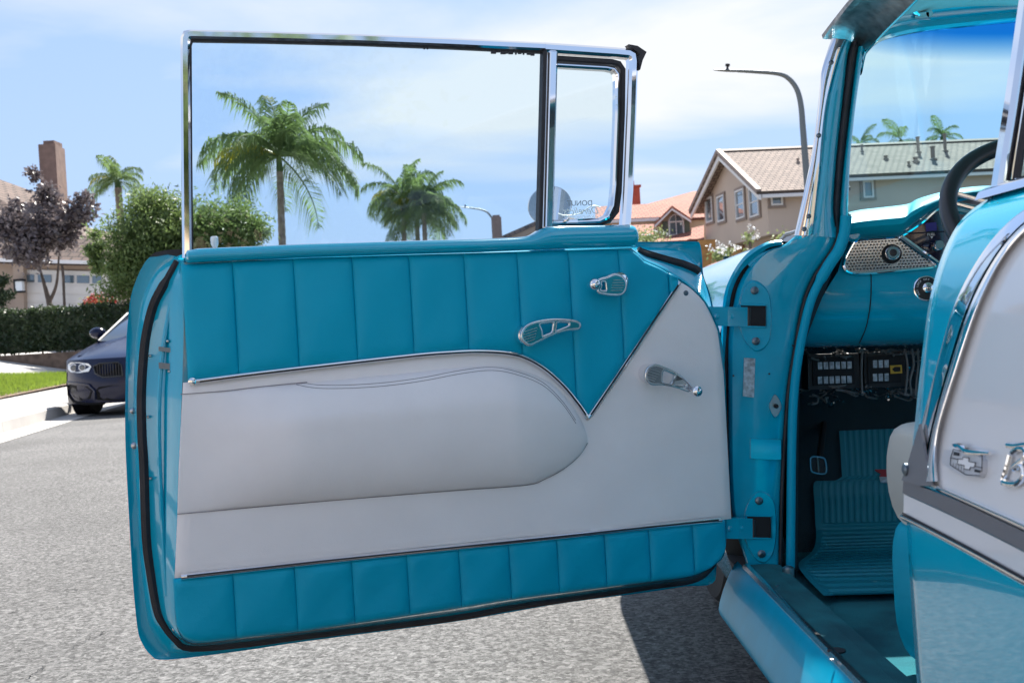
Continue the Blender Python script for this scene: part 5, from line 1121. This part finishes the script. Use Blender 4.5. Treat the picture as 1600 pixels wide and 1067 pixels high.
# fuse boxes under the dash
def fuse_box(x0, y0, x1, y1, cols_, rows_, pitch, fx, fh, lab):
    b = MB(); Pq = [(x0, y0 + 2), (x1, y0), (x1 + 2, y1 - 3), (x0 + 1, y1)]
    b.quadbox([atY(x, y, .27) for x, y in Pq], Vector((0, .06, 0))); fb = b.build('fuse_box', 'black_plastic', car, smooth=False); fb['label'] = lab
    b = MB(); cxm, cym = (x0 + x1) / 2, (y0 + y1) / 2
    b.quadbox([atY(cxm + (x - cxm) * .8, cym + (y - cym) * .78, .264) for x, y in Pq], Vector((0, .008, 0))); b.build('cover', 'dark', fb, smooth=False)
    for r_ in rows_:
        for k in range(cols_):
            xx = fx + k * pitch; yy = r_ - k * .25; b = MB(); b.quadbox([atY(x, y, .2615) for x, y in ((xx, yy), (xx + pitch * .72, yy - .2), (xx + pitch * .76, yy + fh), (xx + .4, yy + fh + .2))], Vector((0, .004, 0))); b.build('fuse', 'pale_plate', fb, smooth=False)
    return fb
fuse_box(1262, 552, 1342, 609, 6, (566, 588.5), 9.2, 1278, 11, 'black fuse box with two rows of six fuses')
f2 = fuse_box(1350, 549, 1413, 606, 3, (563, 584), 9.0, 1364, 11.5, 'black fuse box with two rows of three fuses and a yellow sticker')
b = MB(); b.quadbox([atY(x, y, .2605) for x, y in ((1391, 571), (1409, 570), (1410, 583), (1392, 584))], Vector((0, .003, 0))); b.build('sticker', 'yellow', f2, smooth=False)
b = MB(); b.quadbox([atY(x, y, .2598) for x, y in ((1394, 577), (1398, 573), (1407, 573), (1407, 580), (1398, 581))], Vector((0, .002, 0))); b.build('sticker_print', 'dark', f2, smooth=False)
rgx = random.Random(12); b = MB()
for k in range(46):
    x, y = rgx.uniform(1255, 1440), rgx.choice((rgx.uniform(540, 556), rgx.uniform(606, 622), rgx.uniform(606, 618))); P = [(x, y)]
    for q in range(4): P.append((P[-1][0] + rgx.uniform(-14, 22), P[-1][1] + rgx.uniform(-7, 8)))
    b.tube(catmull([atY(px_, py_, rgx.uniform(.24, .34)) for px_, py_ in P], 3), rgx.uniform(.0012, .003), 5)
for x in (1346, 1416, 1425, 1432): b.tube(catmull([atY(x + rgx.uniform(-3, 3), y, .25 + .02 * rgx.random()) for y in (545, 570, 595, 618)], 4), .0028, 5)
wi = b.build('wiring', 'wire', car); wi['kind'] = 'stuff'
b = MB()
for k in range(150):
    x, y = rgx.choice(((rgx.gauss(1300, 9), rgx.gauss(628, 4)), (rgx.gauss(1392, 13), rgx.gauss(617, 4)), (rgx.uniform(1266, 1295), rgx.gauss(543, 1.3)), (rgx.uniform(1412, 1432), rgx.uniform(570, 600)), (rgx.gauss(1347, 8), rgx.gauss(611, 2))))
    c = atY(x, y, .32 + .02 * rgx.random()); leaf_geo(b, c, rgx.uniform(.004, .011), .7, rgx)
fo2 = b.build('foil_scraps', 'foil', car, smooth=False); fo2['kind'] = 'stuff'
# pedal
b = MB(); pp = [(1266, 716), (1271, 713), (1286, 715), (1290, 722), (1291, 735), (1287, 740), (1272, 738), (1267, 733)]
b.quadbox([atY(x, y, .30) for x, y in pp], Vector((0, .01, .003))); pd = b.build('pedal', 'rubber', car, smooth=False)
tube('pedal_trim', [atY(x, y, .298) for x, y in pxs(pp + pp[:1], 3)], .0022, 'steel', pd, 6)
tube('pedal_rib', [atY(1277, 714, .297), atY(1279, 738, .297)], .0018, 'steel', pd, 6)
tube('pedal_arm', [atY(1280, 722, .31), atY(1284, 690, .40), atY(1288, 655, .55)], .008, 'dark', pd, 8)
# rubber mat
mt = thing('floor_mat', Vector((.5, .0, .27)), 'ribbed teal rubber floor mat in the driver footwell', 'floor mat')
def onfloor(x, y, off):
    d = ray(x, y); best = None
    fp = [(-2.45, .255 + off), (.30, .268 + off), (.36, .285 + off), (.42, .36 + off), (.52, .56 + off), (.62, .66 + off)]
    for (y0, z0), (y1, z1) in zip(fp, fp[1:]):
        nrm = Vector((0, -(z1 - z0), (y1 - y0))); t = nrm.dot(Vector((0, y0, z0)) - CAM) / nrm.dot(d); p = CAM + d * t
        if y0 - .02 <= p.y <= y1 + .02 and t > 0 and (best is None or t < best[0]): best = (t, p)
    return best[1] if best else atY(x, y, .5)
def mat_patch(name, left, right, nx, rib, par, amp=.0035):
    rings = []
    L_, R_ = pxs(left, 8), pxs(right, 8)
    for i, (a, c) in enumerate(zip(L_, R_)):
        row = []
        for j in range(nx + 1):
            s = j / nx; x, y = a[0] + (c[0] - a[0]) * s, a[1] + (c[1] - a[1]) * s; edge = (s < .05)
            k = (1 if (j // 2) % 2 else 0) if rib == 'v' else (1 if i % 2 else 0)
            row.append(onfloor(x, y, .014 + (.006 if edge else amp * k)))
        rings.append(row)
    return loft(name, rings, 'mat_rubber', par, smooth=False)
mat_patch('toe_section', [(1311, 673), (1313, 700), (1315, 735), (1316, 744)], [(1478, 666), (1478, 694), (1478, 728), (1478, 738)], 70, 'v', mt)
mat_patch('ribbed_section', [(1316, 744), (1306, 750), (1290, 752.5), (1272, 754), (1273, 790), (1274, 817)], [(1478, 738), (1478, 744), (1478, 747), (1478, 750), (1478, 780), (1478, 812)], 84, 'v', mt)
mat_patch('heel_section', [(1274, 817), (1275, 842), (1268, 862), (1248, 880), (1258, 900), (1287, 930)], [(1478, 812), (1478, 835), (1478, 855), (1478, 872), (1478, 895), (1478, 925)], 24, 'h', mt)
b = MB(); b.quadbox([onfloor(x, y, .022) for x, y in ((1367, 735), (1425, 735), (1425, 746), (1374, 746), (1377, 741))], UP * .003); b.build('red_insert', 'red', mt, smooth=False)
b = MB(); b.quadbox([onfloor(x, y, .022) for x, y in ((1374, 746.5), (1425, 746.5), (1425, 755), (1376, 754))], UP * .003); b.build('white_insert', 'pale_plate', mt, smooth=False)

# ---------------------------------------------------------------- sill and rocker
ro = [(.128, .268), (.128, .300), (.10, .304), (.056, .304), (.050, .298)]
rk = [(.050, .2985), (.043, .292), (.034, .278), (.024, .258), (.014, .235), (.006, .212), (.002, .194), (.005, .182), (.02, .168), (.05, .156), (.12, .15)]
ys_ = [.11, .05, -.05, -.2, -.4, -.6, -.8, -1.0, -1.2, -1.35]
loft('rocker', [[Vector((x, y, z)) for x, z in rk] for y in ys_], 'rocker_paint', car)
sill = loft('sill_plate', [[Vector((x, y, z)) for x, z in ro] for y in [.045] + ys_[2:]], 'carpet', car, smooth=False)
loft('sill_trim', [[Vector((x, y, z)) for x, z in ((.062, .3055), (.058, .3075), (.050, .3065), (.0465, .300), (.048, .2955))] for y in [.045] + ys_[2:]], 'satin_chrome', car)
b = MB(); p = atZ(1307, 1016, .305); b.lathe(p, UP, [(.014, -.001), (.014, .0015), (.011, .002)], 24); b.build('sill_emblem', 'rubber', sill)
b = MB()
for x, y in ((1263, 980), (1300, 1030), (1346, 1064), (1214, 915)): b.lathe(atZ(x, y, .305), UP, [(.0035, -.001), (.0035, .0015), (.001, .002)], 10)
b.build('sill_screws', 'steel', sill)
b = MB(); b.lathe(atZ(1232, 894, .30), UP, [(.012, -.01), (.012, .01), (.006, .014)], 14); b.build('windlace_end', 'steel', car)

# ---------------------------------------------------------------- bench seat
def seat_ring(x, y0, y1, z0, z1, r_, k=1):
    pts = []
    for cy_, cz_, a0 in ((y0 - r_, z1 - r_, 0), (y1 + r_, z1 - r_, 90), (y1 + r_, z0 + r_, 180), (y0 - r_, z0 + r_, 270)):
        for q in range(5): an = rad(a0 + q * 22.5); pts.append(Vector((x, cy_ + math.cos(an) * r_ * k, cz_ + math.sin(an) * r_ * k)))
    return pts
def bench(name, y0, y1, z0, z1, r_, m, par=None, x0=.168, x1=1.67):
    R5 = []
    for x, k, sh in ((x0, 1, .022), (x0 + .006, 1, .010), (x0 + .02, 1, .003), (x0 + .05, 1, 0), (.93, 1, -.006), (x1 - .06, 1, 0), (x1 - .02, 1, .01), (x1, 1, .03)):
        R5.append(seat_ring(x, y0 - sh, y1 + sh, z0, z1 - sh * .8, r_))
    return loft(name, R5, m, par or car, closed=True, cap=True)
seat = bench('seat', -.525, -1.16, .505, .66, .065, 'seat_white')
bench('seat_base', -.53, -1.15, .30, .512, .06, 'teal_vinyl', seat)
bench('seat_back', -1.12, -1.30, .56, 1.0, .07, 'seat_white', seat)
tube('piping', catmull([Vector((.190, -1.1, .640)), Vector((.188, -.8, .641)), Vector((.190, -.66, .638)), Vector((.206, -.598, .630)), Vector((.24, -.560, .622)), Vector((.9, -.545, .622))], 5), .006, 'seat_white', seat, 8)
tube('seat_trim', [Vector((.174, -.66, .40)), Vector((.182, -.58, .40)), Vector((.22, -.535, .40)), Vector((1.6, -.524, .40))], .006, 'chrome', seat, 8)

# ---------------------------------------------------------------- rear quarter
QP = [(.20, .065), (.25, .038), (.30, .020), (.36, .009), (.42, .004), (.47, .003), (.55, .002), (.60, .002), (.65, .006), (.686, .013), (.746, .022), (.80, .031), (.837, .038), (.859, .044), (.888, .054), (.912, .066), (.930, .078), (.942, .092), (.953, .109), (.958, .13)]
qs = catmull([(z, x, 0) for z, x in QP], 3)
QX = [(v.x, v.y) for v in qs]
QT = [lerp_list(QX, .18 + .004 * i) for i in range(200)]
for _ in range(6): QT = [QT[0]] + [(a_ + 2 * b_ + c_) / 4 for a_, b_, c_ in zip(QT, QT[1:], QT[2:])] + [QT[-1]]
def qx(z):
    t = min(198.999, max(0, (z - .18) / .004)); i = int(t); return QT[i] + (QT[i + 1] - QT[i]) * (t - i)
def qn(z): d = (qx(z + .008) - qx(z - .008)) / .016; return Vector((-1, 0, d)).normalized()
def Q(x, y, off=0):
    d = ray(x, y); a_, c = .2, 4.0
    f = lambda t: (CAM + d * t).x - qx((CAM + d * t).z) + off
    for _ in range(50):
        m_ = (a_ + c) / 2
        if f(m_) < 0: a_ = m_
        else: c = m_
    p = CAM + d * a_; p.y = min(p.y, QF - .001); return p
def qpt(Y, z, off=0): return Vector((qx(z), Y, z)) + qn(z) * off
QF = -1.09
zs_ = [v[0] for v in QX]
yst = [QF, QF - .006, QF - .03, -1.2, -1.4, -1.7, -2.0, -2.4, -2.8, -3.2, -3.35]
def qsec(Y): k = max(0, (-Y - 2.6) / .75); return [Vector((qx(z) + .25 * k * k, Y, z)) for z in zs_]
rings = [[Vector((p.x + .10, QF + .035, p.z)) for p in qsec(QF)], [Vector((p.x + .03, QF + .012, p.z)) for p in qsec(QF)], [Vector((p.x + .004, QF + .002, p.z)) for p in qsec(QF)]] + [qsec(Y) for Y in yst[1:]]
quarter = loft('rear_quarter', rings, 'paint', car)
# sash: flat bright band with a rounded moulding beside it
sL = [(1660, 296), (1630, 308), (1599, 328), (1569, 351), (1535, 392), (1505, 443), (1490, 479), (1481, 503), (1457, 593), (1441, 658), (1426, 715), (1413, 752)]
sR = [(1680, 318), (1640, 336), (1602, 362), (1569, 402), (1550, 439), (1532, 479), (1521, 510), (1509, 546), (1482, 630), (1470, 668), (1463.5, 715), (1468, 752)]
pl_, pr_ = pxs(sL, 5), pxs(sR, 5); rings = []; r2 = []
def smooth_px(P, k=14):
    for _ in range(k): P = [P[0]] + [((a[0] + 2 * b_[0] + c[0]) / 4, (a[1] + 2 * b_[1] + c[1]) / 4) for a, b_, c in zip(P, P[1:], P[2:])] + [P[-1]]
    return P
pl_, pr_ = smooth_px(pl_), smooth_px(pr_)
for a, c in zip(pl_, pr_):
    f = lambda s, o: Q(a[0] + (c[0] - a[0]) * s, a[1] + (c[1] - a[1]) * s, o)
    rings.append([f(0, -.002), f(.0, .002), f(.05, .0035), f(.5, .0035), f(.54, .002), f(.55, -.002)])
    r2.append([f(.56, -.002), f(.57, .004), f(.62, .0075), f(.70, .0095), f(.78, .010), f(.86, .009), f(.94, .006), f(.99, .002), f(1.0, -.002)])
loft('sash_band', rings, 'chrome', quarter, closed=True, cap=True); loft('sash_moulding', r2, 'chrome', quarter, closed=True, cap=True)
# white field behind the sash, edges tucked under the trim
sp = [Q(a[0] + (c[0] - a[0]) * .8, a[1] + (c[1] - a[1]) * .8) for a, c in zip(pl_, pr_)]; sY = sorted([(p.z, p.y) for p in sp])
mtop = [Q(x, y) for x, y in ((1466, 763), (1500, 778), (1550, 801), (1600, 824))]
zb_ = mtop[-1].z; zr = [.625 + (.952 - .625) * i / 26 for i in range(27)]
mz = lambda Y: lerp_list(sorted([(p.y, p.z) for p in mtop]), Y)
rings = []
for i in range(25):
    t = (i / 24) ** 2; row = []
    for z in zr:
        Y0 = lerp_list(sY, z); Y = Y0 + (-3.15 - Y0) * t; zz_ = max(z, mz(Y) + .0002 * (z - .62)); k = max(0, (-Y - 2.6) / .75); row.append(qpt(Y, zz_, .0018) + Vector((.25 * k * k, 0, 0)))
    rings.append(row)
loft('white_field', rings, 'white_paint', quarter)
def band(name, A_, B_, offs, m):
    rings = []
    for a, c in zip(pxs(A_, 3), pxs(B_, 3)): rings.append([Q(a[0] + (c[0] - a[0]) * s, a[1] + (c[1] - a[1]) * s, o) for s, o in offs])
    P = rings[-1]; dirv = [p - q for p, q in zip(rings[-1], rings[-2])]
    rings.append([Vector((p.x, -2.9, p.z + (p.z - q.z) / (p.y - q.y) * (-2.9 - p.y) * .3)) for p, q in zip(rings[-1], rings[-4])])
    return loft(name, rings, m, quarter, closed=True, cap=True)
hr_ = [(0, -.001), (.05, .003), (.3, .006), (.6, .006), (.95, .003), (1, -.001)]; fl_ = [(0, .000), (.02, .0035), (.98, .0035), (1, .000)]
band('side_moulding', [(1464, 755.5), (1500, 771), (1550, 793), (1600, 815)], [(1462, 766), (1500, 783), (1550, 806.5), (1600, 830)], hr_, 'chrome')
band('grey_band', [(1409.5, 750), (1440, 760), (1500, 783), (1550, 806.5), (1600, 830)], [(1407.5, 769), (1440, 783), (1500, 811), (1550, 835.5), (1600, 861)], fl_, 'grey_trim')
band('white_band', [(1408, 769.5), (1440, 783.5), (1500, 811.5), (1550, 836), (1600, 861.5)], [(1409, 803), (1440, 819), (1500, 850), (1550, 877), (1600, 905)], [(0, .000), (.02, .002), (.98, .002), (1, .0)], 'white_paint')
band('lower_moulding', [(1406, 801), (1440, 817.5), (1500, 848.5), (1550, 875.5), (1600, 903)], [(1406, 810.5), (1440, 827), (1500, 859), (1550, 887), (1600, 915)], hr_, 'chrome')
band('moulding_dark_line', [(1408, 798.5), (1440, 815), (1500, 846), (1550, 873), (1600, 900.5)], [(1407, 802), (1440, 818.5), (1500, 849.5), (1550, 876.5), (1600, 904)], [(0, .0), (.1, .0034), (.9, .0034), (1, .0)], 'rubber')  # thin dark line along the top edge of the lower moulding
b = MB(); b.quadbox([Q(x, y, .0046) for x, y in ((1412, 750), (1422, 722), (1440, 662), (1446, 690), (1452, 730), (1463, 758), (1440, 759))], Vector((-.0025, 0, 0))); b.build('sash_foot', 'grey_trim', quarter, smooth=False)
b = MB(); b.lathe(Q(1420, 733, .004), (-1, 0, 0), [(.007, 0), (.007, .005), (.003, .007)], 16); b.build('striker_bolt', 'screw', quarter)
# jamb roll under the band and a chrome edge strip
loft('pillar_post', [[Vector((qx(z) + .035 + .10 * s, QF + .012 + .03 * math.sin(math.pi * s), z)) for s in (0, .25, .5, .75, 1)] for z in (.27, .4, .55, .7, .85, .94)], 'paint', car)
# crest
cc = Q(1515, 719, .0); cn = qn(cc.z)
def C(x, y, o=0): return hit(x, y, cc + cn * o, cn)
sh = [(1488, 704), (1510, 706.5), (1533, 711), (1543, 715), (1546, 722), (1544.5, 740), (1540, 746.5), (1530, 746), (1514, 743), (1498, 735), (1487, 728), (1484, 720)]
b = MB(); b.quadbox([C(x, y) for x, y in pxs(sh + sh[:1], 2)[:-1]], cn * .008); crest = b.build('crest', 'emblem', quarter, smooth=False); crest['label'] = 'chrome shield crest with a bow-tie emblem'
b = MB(); b.tube(catmull([C(x, y, .009) for x, y in ((1489, 695), (1500, 697), (1512, 705), (1525, 707), (1547, 708))], 4), [.0014 + .0022 * math.sin(math.pi * i / 16) for i in range(17)], 8); b.build('crest_wing', 'chrome', crest)
def ztoc(P): return [(1400 + x / 5.335, 640 + y / 5.335) for x, y in P]
bt = ztoc([(515, 410), (555, 412), (560, 392), (610, 402), (607, 430), (665, 442), (652, 482), (620, 478), (615, 500), (566, 492), (570, 464), (512, 452)])
b = MB(); b.quadbox([C(x, y, .0082) for x, y in bt], cn * .0008); b.build('bow_tie', 'cream_ink', crest, smooth=False)
b = MB(); b.tube([C(x, y, .0092) for x, y in bt + bt[:1]], .0004, 5)
for ln_ in ([(478, 330), (720, 385)], [(478, 330), (455, 400), (452, 460)], [(455, 400), (515, 412)], [(660, 470), (720, 485)], [(720, 385), (715, 520)], [(452, 460), (580, 540), (700, 550)]): b.tube([C(x, y, .0088) for x, y in ztoc(ln_)], .0004, 5)
for k in range(5): b.tube([C(x, y, .0086) for x, y in ztoc([(480 + k * 22, 440 + k * 6), (476 + k * 22, 470 + k * 14)])], .0002, 4)
b.quadbox([C(x, y, .0084) for x, y in ztoc([(488, 350), (530, 360), (525, 385), (482, 378)])], cn * .0005); b.quadbox([C(x, y, .0084) for x, y in ztoc([(660, 495), (708, 505), (704, 526), (655, 518)])], cn * .0005); b.build('crest_lines', 'rubber', crest)
# name script, running out of the picture
cc = Q(1600, 745, .0); cn = qn(cc.z); ex = Vector((0, -1, 0)); k0 = C(1575, 759); uz = cn.cross(ex); uz = uz if uz.z > 0 else -uz
def SP(x, y): return k0 + ex * (x * .00085) + uz * (y * .00085 + x * .0001) + cn * .005
b = MB()
for st_ in ([(2, 42), (18, 41), (40, 42), (70, 44)], [(10, 32), (6, 18), (1, 4), (12, 2)], [(1, 4), (14, 2), (34, 3), (44, 12), (36, 20), (20, 18), (32, 24), (44, 30), (40, 37), (26, 38), (14, 34)],
            [(54, 12), (66, 18), (64, 24), (56, 20), (55, 8), (64, 4), (74, 10)], [(74, 10), (86, 34), (82, 40), (78, 26), (80, 6), (90, 6)], [(104, 2), (118, 24), (132, 42), (134, 20), (136, 4), (146, 6)], [(116, 18), (136, 18)], [(150, 22), (148, 8), (154, 4), (162, 12)], [(150, 30), (152, 31)], [(164, 20), (166, 4)], [(165, 14), (172, 22), (182, 20)]):
    b.tube(catmull([SP(x, y) for x, y in st_], 5), .0028, 8)
b.build('name_script', 'chrome', quarter)
# quarter window frame and belt moulding
b = MB()
fpth = catmull([atY(x, y, -1.115) for x, y in ((1566, 299), (1575, 240), (1587, 165), (1601, 70), (1620, -60), (1640, -150))], 5)
rings = [[p + Vector((a, bb, 0)) for a, bb in ((-.008, .012), (-.0085, -.004), (-.004, -.008), (.004, -.006), (.009, .0), (.008, .014))] for p in fpth]
qf = loft('quarter_window_frame', rings, 'chrome', car, closed=True, cap=True)
gpth = [p + Vector((.010, -.008, 0)) for p in fpth]; tube('frame_seal', gpth, .0045, 'rubber', qf, 8)
top_ = fpth[-1]
solid_grid('quarter_glass', [[Vector((p.x + .013, Y, p.z)) for Y in (-1.12, -1.5, -1.9)] for p in fpth], .003, 'door_glass', car)
loft('belt_moulding', [[Vector((x, Y, z)) for x, z in ((.100, .952), (.104, .960), (.113, .966), (.128, .966), (.134, .957))] for Y in (-1.085, -1.2, -1.5, -2.2)], 'chrome', car, closed=True, cap=True)
# ---------------------------------------------------------------- front fender, hood and the rest of the body
def bodyx(z): return qx(z)
FS = [(.19, .08), (.25, .045), (.33, .022), (.45, .012), (.6, .012), (.72, .022), (.80, .036), (.86, .056), (.92, .076), (.955, .094), (.98, .118), (.994, .150), (.997, .185), (.99, .23), (.985, .30), (1.0, .36)]
rings = []
for i in range(49):
    Y = .10 + 1.66 * i / 48; row = []; dq = (Y - .87) / .42; arch = .36 + math.sqrt(max(0, 1 - dq * dq)) * .33 if abs(dq) < 1 else 0
    nose = max(0, (Y - 1.45) / .31)
    for z, x in FS:
        z2 = max(z, arch) if z < .72 else z; row.append(Vector((x + .10 * nose ** 3, Y, z2 - .05 * nose ** 2 * (z > .5) - .012 * max(0, Y - .3) * (z > .9))))
    rings.append(row)
fen = loft('front_fender', rings, 'paint', car)
b = MB(); b.lathe(Vector((.24, 1.72, .78)), (0, 1, 0), [(.13, -.1), (.135, .03), (.125, .05), (.1, .055)], 30); b.build('headlight', 'chrome', car)
rings = []
for Y, zc in ((.50, 1.055), (.62, 1.06), (.9, 1.045), (1.2, 1.02), (1.5, .98), (1.68, .93), (1.74, .85)):
    rings.append([Vector((.93 + .62 * s, Y - .06 * abs(s) ** 2 * (Y > 1.3), zc - (zc - .985 + .02 * max(0, Y - .5)) * abs(s) ** 2.2)) for s in [-1 + i / 8 for i in range(17)]])
loft('hood', rings, 'paint', car)
loft('cowl_panel', [[Vector((.93 + s * .62, y, z)) for s in [-1 + i / 8 for i in range(17)]] for y, z in ((.12, 1.0), (.3, 1.02), (.51, 1.04))], 'paint', car)
b = MB(); b.box((.93, 1.70, .58), (.80, 0, 0), (0, .03, 0), (0, 0, .24)); b.box((.93, 1.83, .45), (.88, 0, 0), (0, .05, 0), (0, 0, .07)); b.build('front_bumper', 'chrome', car, smooth=False)
b = MB(); b.quadbox([Vector((.10, .30, .2)), Vector((.28, .62, .2)), Vector((.28, .62, .97)), Vector((.14, .12, .97)), Vector((.10, .12, .2))], Vector((.02, .02, 0))); b.build('inner_fender', 'dark', car, smooth=False)
# far side, tail, floor pan
rs = [[Vector((1.86 - p.x, Y, p.z)) for p in [Vector((qx(z), 0, z)) for z in zs_]] for Y in (1.7, 1.2, .6, 0, -1, -2, -2.8, -3.3)]
loft('far_side', rs, 'paint', car)
loft('far_side_lining', [[Vector((1.86 - qx(z) - .06, Y, z)) for z in (.26, .4, .6, .8, .95)] for Y in (.6, 0, -1, -2, -2.45)], 'teal_vinyl', car)
loft('trunk', [[Vector((.93 + s * .82, Y, z - .08 * abs(s) ** 3)) for s in [-1 + i / 6 for i in range(13)]] for Y, z in ((-2.55, 1.0), (-2.9, .99), (-3.25, .93), (-3.4, .8), (-3.42, .3))], 'paint', car)
b = MB(); b.quadbox([Vector((.15, -2.45, .25)), Vector((1.71, -2.45, .25)), Vector((1.71, -2.6, .98)), Vector((.15, -2.6, .98))], Vector((0, -.02, 0))); b.build('rear_bulkhead', 'teal_vinyl', car, smooth=False)
b = MB(); b.box((.93, -1.0, .19), (.82, 0, 0), (0, 2.2, 0), (0, 0, .02)); b.build('floor_pan', 'dark', car, smooth=False)
b = MB()
for P in (((1.50, .1, 1.0), (1.50, .09, 1.44)), ((1.72, -1.1, .95), (1.52, -1.12, 1.47)), ((1.6, -2.55, .98), (1.5, -2.3, 1.43)), ((.26, -2.55, .98), (.36, -2.3, 1.43))): b.tube([Vector(p) for p in P], .03, 10)
b.build('roof_posts', 'paint', car)
for x, s in ((.21, -1), (1.65, 1)):
    for Y in (.87, -2.05):
        c = Vector((x, Y, .335)); ax = Vector((s, 0, 0)); b = MB(); b.lathe(c - ax * .09, ax, [(.19, 0), (.30, -.01), (.335, .03), (.34, .09), (.335, .15), (.30, .185), (.2, .18)], 40, 0); b.lathe(c - ax * .09, ax, [(.195, .0), (.195, .165), (.12, .18), (.04, .2)], 30, 1); b.build('wheel', ['tyre', 'chrome'], car)
